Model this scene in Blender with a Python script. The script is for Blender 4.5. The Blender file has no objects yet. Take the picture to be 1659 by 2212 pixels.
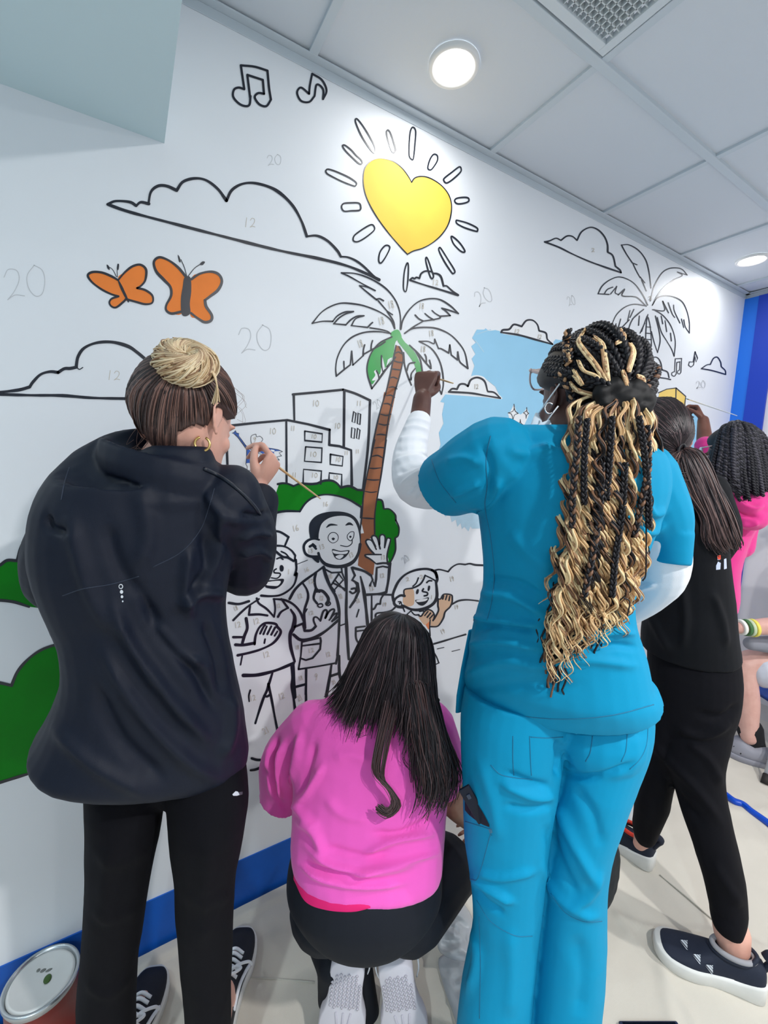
import bpy, bmesh, math, random
import numpy as np
from mathutils import Vector, Matrix
from mathutils.bvhtree import BVHTree
random.seed(7); rng = np.random.default_rng(7)
S = bpy.context.scene
COL = S.collection
CAMZ = 1.44
YW = 1.25            # mural wall plane
XE = 3.342           # far wall plane
HC = 2.527           # ceiling height
# ---------------------------------------------------------------- camera
YAW, PITCH, ROLL, FPX = 0.5445, -0.1223, 0.0309, 919.344
CX, CY = 829.5, 1106.0
f_ = np.array([math.sin(YAW)*math.cos(PITCH), math.cos(YAW)*math.cos(PITCH), math.sin(PITCH)])
r0 = np.array([math.cos(YAW), -math.sin(YAW), 0.]); u0 = np.cross(r0, f_)
r_ = r0*math.cos(ROLL)+u0*math.sin(ROLL); u_ = -r0*math.sin(ROLL)+u0*math.cos(ROLL)
C0 = np.array([0., 0., CAMZ])
cam = bpy.data.cameras.new('camera'); camo = bpy.data.objects.new('camera', cam); COL.objects.link(camo)
cam.sensor_fit = 'VERTICAL'; cam.sensor_height = 36; cam.lens = FPX/2212*36; cam.clip_start = 0.02
M = Matrix.Identity(4)
for i in range(3):
    M[i][0] = r_[i]; M[i][1] = u_[i]; M[i][2] = -f_[i]; M[i][3] = C0[i]
camo.matrix_world = M
S.camera = camo
# ---------------------------------------------------------------- world, exposure
S.view_settings.view_transform = 'Standard'; S.view_settings.look = 'None'
S.view_settings.gamma = 1; S.view_settings.use_curve_mapping = False
S.view_settings.exposure = 0.2
S.cycles.use_denoising = True
S.cycles.max_bounces = 8; S.cycles.diffuse_bounces = 5
w = bpy.data.worlds.new('world'); S.world = w; w.use_nodes = True
w.node_tree.nodes['Background'].inputs[0].default_value = (.8, .88, 1, 1)
w.node_tree.nodes['Background'].inputs[1].default_value = .4
LAMP_W = 11.0        # power of each recessed downlight
LAMPS = [(.817, 1.05), (2.82, 1.05), (-1.19, 1.05), (-1.19, -.9), (.817, -.9), (2.3, -.9), (-1.19, -2.7), (.817, -2.7), (2.3, -2.7)]  # after the first two, unseen lamps added to light the room

# ---------------------------------------------------------------- helpers
def ray(px, py):
    return f_+r_*((px-CX)/FPX)-u_*((py-CY)/FPX)
def P(px, py, d):                       # point seen at px,py lying at depth d (metres) in front of the camera
    return C0+ray(px, py)*d
def WP(px, py, off=0.):                 # point of the mural wall
    a = ray(px, py); return C0+a*((YW-off)/a[1])
def FP(px, py, z=0.):                   # point of the floor (or of a level z)
    a = ray(px, py); return C0+a*((z-CAMZ)/a[2])
def PY_(px, py, y):                     # point on plane y
    a = ray(px, py); return C0+a*(y/a[1])
def proj(V):
    d = V-C0; z = d@f_
    return np.stack([CX+FPX*(d@r_)/z, CY-FPX*(d@u_)/z], -1), z
def depth(p): return float((np.asarray(p)-C0)@f_)

def srgb(r, g, b):
    def c(v):
        v /= 255.
        return v/12.92 if v <= .04045 else ((v+.055)/1.055)**2.4
    return (c(r), c(g), c(b), 1)
MATS = {}
def mat(name, col, rough=.6, metal=0., noise=0., nscale=20., bump=0., bscale=200., sheen=0., coat=0., col2=None, spec=.5):
    if name in MATS: return MATS[name]
    m = bpy.data.materials.new(name); m.use_nodes = True; nt = m.node_tree; b = nt.nodes['Principled BSDF']
    b.inputs['Base Color'].default_value = col; b.inputs['Roughness'].default_value = rough
    b.inputs['Metallic'].default_value = metal; b.inputs['Specular IOR Level'].default_value = spec
    if sheen: b.inputs['Sheen Weight'].default_value = sheen
    if coat: b.inputs['Coat Weight'].default_value = coat
    tc = nt.nodes.new('ShaderNodeTexCoord')
    if noise or col2:
        n = nt.nodes.new('ShaderNodeTexNoise'); n.inputs['Scale'].default_value = nscale; n.inputs['Detail'].default_value = 5
        nt.links.new(tc.outputs['Object'], n.inputs['Vector'])
        mx = nt.nodes.new('ShaderNodeMix'); mx.data_type = 'RGBA'
        rp = nt.nodes.new('ShaderNodeMapRange'); rp.inputs[1].default_value = .3; rp.inputs[2].default_value = .7
        nt.links.new(n.outputs['Fac'], rp.inputs[0]); nt.links.new(rp.outputs[0], mx.inputs[0])
        c2 = col2 if col2 else tuple(min(1, v*(1-noise)) for v in col[:3])+(1,)
        mx.inputs[6].default_value = col; mx.inputs[7].default_value = c2
        nt.links.new(mx.outputs[2], b.inputs['Base Color'])
    if bump:
        n = nt.nodes.new('ShaderNodeTexNoise'); n.inputs['Scale'].default_value = bscale; n.inputs['Detail'].default_value = 3
        nt.links.new(tc.outputs['Object'], n.inputs['Vector'])
        bp = nt.nodes.new('ShaderNodeBump'); bp.inputs['Strength'].default_value = bump; bp.inputs['Distance'].default_value = .002
        nt.links.new(n.outputs['Fac'], bp.inputs['Height']); nt.links.new(bp.outputs[0], b.inputs['Normal'])
    MATS[name] = m; return m

def link(name, me, m, parent=None, smooth=True):
    o = bpy.data.objects.new(name, me); COL.objects.link(o)
    if m is not None:
        for x in (m if isinstance(m, (list, tuple)) else [m]): me.materials.append(x)
    if smooth and len(me.polygons): me.polygons.foreach_set('use_smooth', [True]*len(me.polygons))
    if parent is not None:
        o.parent = parent
        o.matrix_parent_inverse = Matrix.Translation(-Vector(parent.location))
    return o
def meshobj(name, V, F, m, parent=None, smooth=True, mi=None):
    me = bpy.data.meshes.new(name); me.from_pydata([tuple(map(float, v)) for v in V], [], F); me.update()
    if mi is not None: me.polygons.foreach_set('material_index', mi)
    return link(name, me, m, parent, smooth)
def tag(o, label=None, cat=None, group=None, kind=None):
    if label: o['label'] = label
    if cat: o['category'] = cat
    if group: o['group'] = group
    if kind: o['kind'] = kind
    return o
def thing(name, label, cat, loc=(0, 0, 0), group=None):
    o = bpy.data.objects.new(name, None); COL.objects.link(o); o.location = Vector([float(v) for v in loc]); o.empty_display_size = .05
    return tag(o, label, cat, group)
def box(lo, hi, bev=0.):
    bm = bmesh.new(); bmesh.ops.create_cube(bm, size=1)
    for v in bm.verts:
        v.co = Vector([lo[i]+(v.co[i]+.5)*(hi[i]-lo[i]) for i in range(3)])
    if bev: bmesh.ops.bevel(bm, geom=bm.edges[:], offset=bev, segments=2, affect='EDGES', profile=.5)
    return bm
def bmobj(name, bm, m, parent=None, smooth=False):
    me = bpy.data.meshes.new(name); bm.to_mesh(me); bm.free(); return link(name, me, m, parent, smooth)
def merge(meshes):                      # [(V,F)] -> one (V,F)
    V = []; F = []; n = 0
    for v, f in meshes:
        V.extend([tuple(map(float, a)) for a in v]); F.extend([tuple(i+n for i in q) for q in f]); n += len(v)
    return V, F
def catmull(pts, n=6, closed=False):
    p = np.array(pts, float)
    if len(p) < 3: return p
    if closed: q = np.vstack([p[-1], p, p[0], p[1]])
    else: q = np.vstack([2*p[0]-p[1], p, 2*p[-1]-p[-2]])
    out = []
    for i in range(1, len(q)-2):
        for k in range(n):
            t = k/n
            out.append(.5*((2*q[i])+(-q[i-1]+q[i+1])*t+(2*q[i-1]-5*q[i]+4*q[i+1]-q[i+2])*t*t+(-q[i-1]+3*q[i]-3*q[i+1]+q[i+2])*t**3))
    if not closed: out.append(q[-2])
    return np.array(out)
def tube(path, rad, n=8, cap=True, flat=1.):
    """tube mesh along path (k,3) with radius per point"""
    p = np.asarray(path, float); k = len(p); rad = np.broadcast_to(np.asarray(rad, float), (k,))
    t = np.gradient(p, axis=0); t /= np.linalg.norm(t, axis=1)[:, None]+1e-12
    a = np.array([0, 0, 1.]) if abs(t[0][2]) < .9 else np.array([1., 0, 0])
    nn = np.cross(t[0], a); nn /= np.linalg.norm(nn); V = []
    ang = np.linspace(0, 2*math.pi, n, endpoint=False)
    for i in range(k):
        nn = nn-t[i]*(nn@t[i]); nn /= np.linalg.norm(nn)+1e-12; b = np.cross(t[i], nn)
        V.append(p[i]+rad[i]*(np.cos(ang)[:, None]*nn+flat*np.sin(ang)[:, None]*b))
    V = np.vstack(V); F = []
    for i in range(k-1):
        for j in range(n):
            F.append((i*n+j, i*n+(j+1) % n, (i+1)*n+(j+1) % n, (i+1)*n+j))
    if cap:
        F.append(tuple(range(n-1, -1, -1))); F.append(tuple((k-1)*n+j for j in range(n)))
    return V, F

# ---------------------------------------------------------------- room
M_WALL = mat('wall_paint', srgb(238, 242, 247), .45, bump=.04, bscale=300)
M_FAR = mat('far_wall_paint', srgb(236, 234, 236), .55, bump=.04, bscale=300)
M_SOF = mat('soffit_paint', srgb(205, 228, 234), .5)
M_CEIL = mat('ceiling_tile', srgb(212, 219, 227), .9, bump=.1, bscale=700)
M_TEE = mat('ceiling_tee', srgb(200, 210, 218), .5)
M_BLUE = mat('blue_base_paint', srgb(0, 94, 196), .5, noise=.12, nscale=14)
M_FLOOR = mat('floor_vinyl', srgb(190, 188, 184), .5)
def struct(name, bm, m): return tag(bmobj(name, bm, m), kind='structure')
XL, YB = -1.9, -3.4
wall_back = struct('wall_back', box((XL-.1, YW, 0), (XE+.1, YW+.12, HC+.1)), M_WALL)
struct('wall_right', box((XE, YB, 0), (XE+.1, YW, HC+.1)), M_FAR)
M_DIM = mat('fill_cut_grey', srgb(150, 160, 170), .7)  # grey chosen for the unseen walls to cut frontal fill light
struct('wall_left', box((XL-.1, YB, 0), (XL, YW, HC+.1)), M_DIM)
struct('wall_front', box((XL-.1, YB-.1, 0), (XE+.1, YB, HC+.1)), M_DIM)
struct('floor', box((XL-.1, YB-.1, -.1), (XE+.1, YW+.12, 0)), M_FLOOR)
soff = struct('wall_soffit', box((XL, -.6, 2.18), (.1063, YW, HC)), M_SOF)
struct('baseboard_back', box((XL, YW-.004, 0), (XE, YW, .165)), M_BLUE)
# two blue stripes on the far wall, one brighter, one deeper
struct('trim_1', box((XE-.012, 1.178, 0), (XE, YW, HC-.03)), mat('stripe_bright', srgb(20, 118, 232), .5))
struct('trim_2', box((XE-.018, 1.08, 0), (XE, 1.178, HC-.03)), mat('stripe_deep', srgb(10, 62, 190), .5))
# ceiling: tiles with recessed grid
bm = bmesh.new()
T0, TS = .4625, .669
xs = [T0+TS*i for i in range(-4, 6)]; ysq = [.814-TS*i for i in range(0, 7)]
vent_cell = (T0, T0+TS, .814-TS, .814)
def addq(bm, x0, x1, y0, y1, z):
    vs = [bm.verts.new(c) for c in ((x0, y0, z), (x0, y1, z), (x1, y1, z), (x1, y0, z))]; bm.faces.new(vs)
cells_x = [XL]+[x for x in xs if XL < x < XE]+[XE]; cells_y = [YB]+sorted(y for y in ysq if YB < y)+[YW]
for i in range(len(cells_x)-1):
    for j in range(len(cells_y)-1):
        x0, x1, y0, y1 = cells_x[i], cells_x[i+1], cells_y[j], cells_y[j+1]
        if abs(x0-vent_cell[0]) < .01 and abs(y1-vent_cell[3]) < .01: continue
        b2 = box((x0, y0, HC+.006), (x1, y1, HC+.03)); me_ = bpy.data.meshes.new('t'); b2.to_mesh(me_); b2.free(); bm.from_mesh(me_); bpy.data.meshes.remove(me_)
ceil = struct('ceiling', bm, M_CEIL)
bm = bmesh.new()
def tadd(lo, hi):
    b2 = box(lo, hi, .0012); me_ = bpy.data.meshes.new('t'); b2.to_mesh(me_); b2.free(); bm.from_mesh(me_); bpy.data.meshes.remove(me_)
for x in xs:
    if XL < x < XE: tadd((x, YB, HC-.003), (x+.024, YW, HC+.012))
for y in ysq:
    if YB < y < YW: tadd((XL, y, HC-.006), (XE, y+.026, HC+.012))
tee = bmobj('ceiling_grid', bm, M_TEE, ceil)
bm = bmesh.new()
tadd((XL, YW-.024, HC-.004), (XE, YW, HC)); tadd((XL, YW-.003, HC-.028), (XE, YW, HC-.004))
tadd((XE-.024, YB, HC-.004), (XE, YW, HC)); tadd((XE-.003, YB, HC-.028), (XE, YW, HC-.004))
struct('trim_3', bm, M_TEE)
# air return grille
vt = thing('ceiling_vent', 'white egg-crate air return grille set in the ceiling grid', 'vent', ((vent_cell[0]+vent_cell[1])/2, (vent_cell[2]+vent_cell[3])/2, HC))
vx0, vx1, vy0, vy1 = vent_cell[0]+.03, vent_cell[1]-.006, vent_cell[2]+.03, vent_cell[3]-.006
bm = bmesh.new()
fw = .024
tadd((vx0, vy0, HC-.006), (vx0+fw, vy1, HC+.01)); tadd((vx1-fw, vy0, HC-.006), (vx1, vy1, HC+.01))
tadd((vx0+fw, vy0, HC-.006), (vx1-fw, vy0+fw, HC+.01)); tadd((vx0+fw, vy1-fw, HC-.006), (vx1-fw, vy1, HC+.01))
bmobj('frame', bm, mat('vent_white', srgb(212, 220, 226), .5), vt)
bm = bmesh.new()
n = 34
for i in range(1, n):
    x = vx0+fw+(vx1-vx0-2*fw)*i/n; y = vy0+fw+(vy1-vy0-2*fw)*i/n
    for lo, hi in (((x-.0014, vy0+fw, HC-.001), (x+.0014, vy1-fw, HC+.014)), ((vx0+fw, y-.0014, HC-.001), (vx1-fw, y+.0014, HC+.014))):
        b2 = box(lo, hi); me_ = bpy.data.meshes.new('t'); b2.to_mesh(me_); b2.free(); bm.from_mesh(me_); bpy.data.meshes.remove(me_)
bmobj('grille', bm, mat('vent_grille', srgb(205, 212, 215), .5), vt)
bmobj('duct', box((vx0+.01, vy0+.01, HC+.09), (vx1-.01, vy1-.01, HC+.12)), mat('duct_dark', srgb(90, 95, 95), .8), vt)
# recessed downlights: two seen, the rest added out of view as fill
def emis(name, col, st):
    m = bpy.data.materials.new(name); m.use_nodes = True; nt = m.node_tree
    b = nt.nodes['Principled BSDF']; b.inputs['Emission Color'].default_value = col; b.inputs['Emission Strength'].default_value = st
    return m
M_LENS = emis('lamp_lens', (1, .98, .95, 1), 14)
M_RING = mat('lamp_ring', srgb(235, 236, 236), .4)
lab = {0: 'round recessed downlight above the heart sun', 1: 'round recessed downlight near the blue striped far wall'}
for i, (x, y) in enumerate(LAMPS):
    zc = HC
    if x < .1 and y > -.6: zc = 2.18
    t = thing('ceiling_light', lab.get(i, 'round downlight added out of view as fill, '+('under the soffit beside the left wall', 'second row on the left', 'second row in the middle', 'second row on the right', 'back row on the left', 'back row in the middle', 'back row on the right')[max(0, i-2)]), 'ceiling light', (x, y, zc), 'recessed downlights')
    bm = bmesh.new()
    prof = [(.052, .004), (.053, -.003), (.060, -.0075), (.066, -.0075), (.0695, -.004), (.07, .004)]
    rings = []
    for rr, zz in prof:
        rings.append([bm.verts.new((x+rr*math.cos(a*math.pi/24), y+rr*math.sin(a*math.pi/24), zc+zz)) for a in range(48)])
    for a in range(len(rings)-1):
        for k in range(48): bm.faces.new((rings[a][k], rings[a][(k+1) % 48], rings[a+1][(k+1) % 48], rings[a+1][k]))
    bmobj('trim_ring', bm, M_RING, t, True)
    bm = bmesh.new(); bmesh.ops.create_circle(bm, cap_ends=True, radius=.053, segments=48, matrix=Matrix.Translation((x, y, zc-.002)))
    bmobj('lens', bm, M_LENS, t)
    L = bpy.data.lights.new('downlight', 'AREA'); L.shape = 'DISK'; L.size = .10; L.energy = LAMP_W*(1 if zc > 2.3 else .4)*(.15 if i < 2 else .9 if i == 2 else 2.9 if i < 6 else .9); L.color = (.8, .94, 1.) if i in (2, 3) else (1., .985, .97)  # cool tint on added left lamps casts cyan on the wall
    lo = bpy.data.objects.new('downlight', L); COL.objects.link(lo); lo.location = (x, y, zc-.012)
    lo.parent = t; lo.matrix_parent_inverse = Matrix.Translation(-Vector(t.location))
# ---------------------------------------------------------------- the mural (paint on the wall plane)
mural = thing('mural', 'half-painted cartoon mural with black outlines on the long white wall', 'mural', (1.2, YW, 1.3))
M_INK = mat('mural_ink', srgb(22, 28, 42), .35)
M_PEN = mat('mural_pencil', srgb(205, 198, 186), .8)
M_PEN2 = mat('mural_pencil_grey', srgb(205, 208, 212), .8)
GREEN = mat('mural_green', srgb(0, 132, 18), .5, noise=.2, nscale=9, spec=.2)
LGREEN = mat('mural_leaf_green', srgb(14, 165, 66), .3, noise=.22, nscale=14)
ORANGE = mat('mural_orange', srgb(255, 138, 48), .6, noise=.08, nscale=18)
YELLOW = mat('mural_yellow', srgb(250, 208, 84), .7, noise=.06, nscale=12)
BROWN = mat('mural_brown', srgb(160, 96, 58), .4, noise=.16, nscale=20)
SKY = mat('mural_sky', srgb(152, 210, 242), .45, noise=.05, nscale=8)
SKYTHIN = mat('mural_sky_thin', srgb(190, 222, 240), .5, noise=.08, nscale=40)
ROYAL = mat('mural_royal', srgb(52, 98, 184), .4, noise=.1, nscale=40)
PEACH = mat('mural_peach', srgb(226, 188, 156), .45, noise=.06, nscale=20)
OR2 = mat('mural_coral', srgb(240, 140, 90), .45)
WHITE = mat('mural_white', srgb(240, 243, 246), .5)
BUTT = mat('mural_butter', srgb(250, 214, 110), .45)
LAY = {'fill': .0006, 'fill2': .0009, 'pen': .0004, 'line': .0013, 'line2': .0016}
def parse(s, Z=(0, 0, 1)):
    return np.array([[float(v) for v in a.split(',')] for a in s.split()])/Z[2]+np.array(Z[:2])
def ribbon(pts, w, smooth=True, closed=False, taper=(1, 1), jig=True):
    p = catmull(pts, 7, closed) if smooth and len(pts) > 2 else np.array(pts, float)
    if closed: p = np.vstack([p, p[:1]])
    k = len(p); d = np.gradient(p, axis=0)
    if closed: d[0] = d[-1] = p[1]-p[-2]
    d /= np.linalg.norm(d, axis=1)[:, None]+1e-9; nn = np.stack([-d[:, 1], d[:, 0]], 1)
    t = np.linspace(0, 1, k)
    ww = np.full(k, w/2.)
    if not closed:
        ww = ww*np.minimum(1, taper[0]+(1-taper[0])*t*3)*np.minimum(1, taper[1]+(1-taper[1])*(1-t)*3)
    if jig:
        s = np.cumsum(np.r_[0, np.linalg.norm(np.diff(p, axis=0), axis=1)])
        ph = rng.uniform(0, 6); fade = 1 if not closed else np.sin(t*math.pi)
        ww = ww*(1+.13*np.sin(s/23+ph)*fade+.07*np.sin(s/8+ph*2)*fade)
    V = []; F = []
    for i in range(k):
        V += [p[i]+nn[i]*ww[i], p[i]-nn[i]*ww[i]]
    for i in range(k-1): F.append((2*i, 2*i+1, 2*i+3, 2*i+2))
    if not closed:
        for e, sg in ((0, -1), (k-1, 1)):
            b = len(V); a0 = math.atan2(nn[e][1], nn[e][0]); idx = [2*e]
            for j in range(1, 6):
                a = a0-sg*math.pi*j/6; V.append(p[e]+ww[e]*np.array([math.cos(a), math.sin(a)])); idx.append(b+j-1)
            idx.append(2*e+1); F.append(tuple(idx))
    return V, F
CNT = [0, 0]
class Paint:
    def __init__(s, name): s.name = name; s.q = []
    def line(s, txt, w, Z=(0, 0, 1), smooth=True, closed=False, taper=(1, 1), lay='line', m=None, jig=True):
        for part in txt.split('|'):
            V, F = ribbon(parse(part, Z), w, smooth, closed, taper, jig)
            s.q.append((V, F, lay, m or M_INK))
        return s
    def fill(s, txt, m, Z=(0, 0, 1), smooth=True, lay='fill'):
        for part in txt.split('|'):
            p = parse(part, Z)
            if smooth: p = catmull(p, 5, True)
            s.q.append((list(p), [tuple(range(len(p)))], lay, m))
        return s
    def build(s, label=None):
        V = []; F = []; mi = []; ms = []; n = 0
        for v, f, lay, m in s.q:
            if m not in ms: ms.append(m)
            lay = LAY[lay] if isinstance(lay, str) else lay
            CNT[0] += len(f) == 1; CNT[1] += 1; V += [WP(a[0], a[1], lay+(CNT[0]*2.5e-6 if len(f) == 1 else CNT[1]*1e-7)) for a in v]; F += [tuple(i+n for i in q) for q in f]; n += len(v); mi += [ms.index(m)]*len(f)
        o = meshobj(s.name, V, F, ms, mural, False, mi)
        if label: o['label'] = label
        return o
ZA = (0, 0, 1.9988); ZE = (0, 500, 2.9625); ZF = (560, 560, 3.072); ZG = (470, 820, 3.687); ZH = (480, 1060, 4.1475)
ZI = (780, 1120, 5.529); ZJ = (500, 1440, 6.381); ZS = (700, 240, 4.608); ZK = (480, 900, 6.9125); ZC = (1100, 450, 2.968); ZL = (1300, 800, 4.423); ZN = (0, 900, 2.634)
# big cloud
c = Paint('painted_cloud')
c.line('465,882 500,868 560,872 588,888|588,889 608,873 643,880|641,878 652,828 682,803 720,803 763,822|763,822 790,785 840,770 890,778 940,815 978,866|978,866 1002,820 1050,793 1110,792 1190,820 1258,880 1300,950 1325,1020', 6, ZA)
c.line('1325,1020 1370,1018 1415,1040 1455,1080 1472,1108', 5, ZA)
c.line('465,882 560,915 760,968 1000,1030 1200,1080 1380,1117 1500,1148 1590,1185 1637,1208', 6, ZA)
c.line('172,1448 240,1455 320,1490 400,1550 490,1640 548,1680', 4.5, ZS)
c.build('long outlined cloud with a pointed left end')
c = Paint('painted_cloud')
c.line('0,1028 60,1022 130,1012 190,995|190,995 212,962 260,915 320,897 372,902|372,902 412,878 450,876 490,868', 6.5, ZE)
c.line('487,868 500,800 540,745 620,712 720,708 820,735 880,775 940,825', 6.5, ZE)
c.line('0,1042 200,1048 400,1050 600,1065 870,1070 1050,1072', 6, ZE); c.line('490,868 508,882 530,870', 2, ZE)
c.build('outlined cloud behind the bun hairdo')
c = Paint('painted_cloud')
c.line('855,1680 880,1660 900,1668 920,1655 950,1664|950,1664 965,1620 1000,1595 1040,1592 1080,1602|1090,1615 1130,1620 1165,1650 1190,1740|1190,1740 1220,1740 1250,1765 1290,1800 1335,1830|855,1682 1000,1730 1150,1775 1335,1832', 4, ZS); c.build('small outlined cloud under the sun rays')
c = Paint('painted_cloud')
c.fill('1240,885 1270,850 1320,838 1370,825 1400,780 1450,770 1500,790 1525,860 1580,890 1610,928 1500,915 1380,890', WHITE, ZF, lay='fill2')
c.line('1258,880 1280,860 1312,862|1312,862 1330,832 1360,828 1385,842|1385,842 1405,800 1450,785 1495,810 1515,875|1518,878 1560,885 1600,922|1258,880 1400,888 1500,905 1600,922', 4, ZF); c.build('white cloud cut out of the sky blue paint')
c = Paint('painted_cloud')
c.fill('-55,800 -20,760 30,735 75,745 100,715 150,705 190,740 205,785 240,810 285,872 200,855 100,825', WHITE, ZC, lay='fill2')
c.line('-52,795 -40,780 0,775 30,745 80,757|80,757 110,720 150,718 180,745 192,785|192,785 235,800 245,840 278,870|-52,795 60,812 170,842 278,872', 4, ZC); c.build('outlined cloud on the upper edge of the blue paint')
c = Paint('painted_cloud')
c.line('228,215 260,208 300,192 332,205|332,205 370,178 405,180 435,205|435,205 465,150 520,122 570,138 610,180 630,230 632,280|632,280 665,305 682,372|682,372 710,395 717,412|228,215 320,250 400,290 500,335 600,372 717,412', 3.4, ZC); c.build('outlined cloud left of the far palm')
c = Paint('painted_cloud')
c.line('1232,1028 1265,1005 1290,1000|1290,1000 1310,962 1335,955 1355,985 1360,1015|1360,1015 1385,1040 1388,1065|1232,1028 1300,1040 1388,1065', 2.6, ZC); c.build('tiny outlined cloud near the blue stripes')
c = Paint('painted_cloud')
c.line('900,960 945,955 970,985 980,1035|980,1035 1015,1050 1025,1085|960,1085 1000,1090 1035,1098|935,1010 970,1012', 2.6, ZC); c.build()
# notes
c = Paint('painted_music_note')
c.line('1040,282 1100,288 1155,305|1155,305 1162,380 1170,430|1170,430 1150,458 1120,450 1100,420 1115,402 1140,405|1140,405 1135,345|1135,345 1068,323|1068,323 1080,420|1082,415 1075,455 1040,452 1008,420 1010,388 1030,378 1055,385|1055,385 1040,282', 5, ZA, jig=False); c.build('outlined double music note near the soffit')
c = Paint('painted_music_note')
c.line('1348,318 1338,370 1335,405|1335,405 1300,378 1283,400 1300,435 1335,440 1358,415|1358,415 1368,365 1395,385 1395,428|1395,428 1410,390 1390,345 1348,318', 4.5, ZA, jig=False); c.build('outlined single music note near the ceiling')
c = Paint('painted_music_note')
c.line('1065,965 1106,962|1106,962 1101,1052|1101,1052 1092,1062 1080,1056 1082,1042 1092,1038|1092,1038 1095,984|1095,984 1075,988|1075,988 1071,1062|1071,1062 1060,1076 1044,1070 1044,1054 1060,1048|1060,1048 1065,965', 1.9, ZC); c.build()
c = Paint('painted_music_note')
c.line('1192,920 1180,985 1155,985 1150,1005 1165,1018 1182,1005 1192,950 1200,985 1208,960 1192,920', 2.4, ZC, False); c.build()
# butterflies
c = Paint('painted_butterfly')
c.fill('1225,305 1280,270 1350,257 1400,275 1420,320 1395,375 1345,415 1312,440 1320,480 1355,535 1350,570 1310,580 1265,555 1215,525', ORANGE, ZE)
c.fill('1185,290 1140,230 1080,185 1020,165 985,195 1000,255 1050,310 1090,355 1095,410 1065,470 1065,505 1100,525 1170,512', ORANGE, ZE)
c.line('1225,305 1280,270 1350,257 1400,275 1420,320 1395,375 1345,415 1312,440|1312,440 1320,480 1355,535 1350,570 1310,580 1265,555 1222,522|1190,290 1140,230 1080,185 1020,165 985,195 1000,255 1050,310 1090,355 1095,410 1065,470 1065,505 1100,525 1165,512', 5.5, ZE)
c.fill('1178,300 1198,285 1220,300 1224,380 1215,460 1218,520 1190,542 1162,525 1158,430 1170,350', M_INK, ZE, lay='line')
c.line('1195,285 1180,230 1158,180|1205,285 1245,235 1285,208', 1.6, ZE); c.fill('1138,150 1150,165 1156,195 1145,190|1278,210 1295,192 1312,195 1298,214', M_INK, ZE, lay='line'); c.build('larger orange butterfly')
c = Paint('painted_butterfly')
c.fill('755,305 800,260 850,222 900,213 935,245 930,310 905,345 880,362 930,375 975,410 975,455 930,465 870,450 820,435', ORANGE, ZE)
c.fill('760,315 710,285 650,262 590,260 562,282 590,325 650,370 710,400 755,415 715,430 700,455 715,480 745,485 790,450 812,430', ORANGE, ZE)
c.line('755,312 800,260 850,222 900,213 935,245 930,310 905,345 878,362|878,362 930,375 975,410 975,455 930,465 870,450 815,435|757,312 710,285 650,262 590,260 562,282 590,325 650,370 710,400 758,415|758,415 715,430 700,455 715,480 745,485 790,450 808,430', 4.6, ZE)
c.line('760,320 790,385 822,450', 7, ZE, taper=(.5, .4)); c.line('746,290 722,245 700,228|752,292 750,250 755,225', 1.5, ZE)
c.fill('683,212 697,222 702,245 688,236|752,208 762,212 758,245 748,240', M_INK, ZE, lay='line'); c.build('smaller orange butterfly')
# heart sun
c = Paint('painted_sun')
c.fill('872,708 900,668 950,650 1020,655 1100,690 1180,750 1240,830 1268,920 1265,1020 1235,1130 1170,1230 1080,1310 980,1365 890,1392 830,1425 760,1350 640,1210 530,1060 450,920 405,800 390,680 405,570 460,500 540,468 620,475 700,505 780,570 840,650', YELLOW, ZS)
c.line('872,708 900,668 950,650 1020,655 1100,690 1180,750 1240,830 1268,920 1265,1020 1235,1130 1170,1230 1080,1310 980,1365 890,1392 830,1425', 2.4, ZS)
c.line('830,1425 760,1350 640,1210 530,1060 450,920 405,800 390,680 405,570 460,500 540,468 620,475 700,505 780,570 840,650 872,708', 2.2, ZS); c.build('yellow heart-shaped sun')
c = Paint('painted_sun_ray')
RAYS = ['325,75 375,130 440,230 505,350 512,395 495,412 440,350 370,240 315,110', '185,345 210,340 270,385 320,440 370,485 380,520 350,522 290,470 215,395', '20,590 45,578 130,605 250,660 320,710 315,742 290,742 180,700 60,640 25,615',
        '175,955 195,920 270,912 345,915 365,945 355,985 270,992 200,995', '290,1270 310,1230 400,1165 470,1130 500,1150 495,1190 410,1260 340,1298 300,1295', '630,1335 655,1360 620,1440 570,1510 545,1490 555,1410 595,1350',
        '825,1515 840,1540 835,1680 820,1785 800,1790 790,1740 800,1600', '1020,1455 1040,1490 1070,1580 1090,1640 1075,1668 1055,1640 1030,1560 1012,1480', '1150,1358 1170,1375 1230,1470 1300,1585 1290,1615 1270,1605 1200,1500 1145,1390',
        '1265,1252 1290,1255 1350,1310 1400,1385 1390,1405 1350,1385 1290,1320', '1315,1090 1335,1088 1430,1115 1520,1160 1528,1190 1510,1195 1400,1160 1325,1120', '1300,895 1320,868 1390,858 1435,865 1440,895 1400,915 1330,922',
        '1345,555 1365,575 1355,610 1280,680 1220,715 1192,690 1200,665 1270,610', '1110,430 1130,450 1125,500 1075,575 1045,582 1033,555 1055,480 1085,435', '885,160 912,200 905,330 890,470 870,478 848,440 848,320 860,200', '635,188 660,215 690,300 712,380 700,408 675,395 640,300 622,215']
for q in RAYS: c = Paint('painted_sun_ray'); c.line(q, 3.2, ZS, closed=True); c.build()
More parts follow.
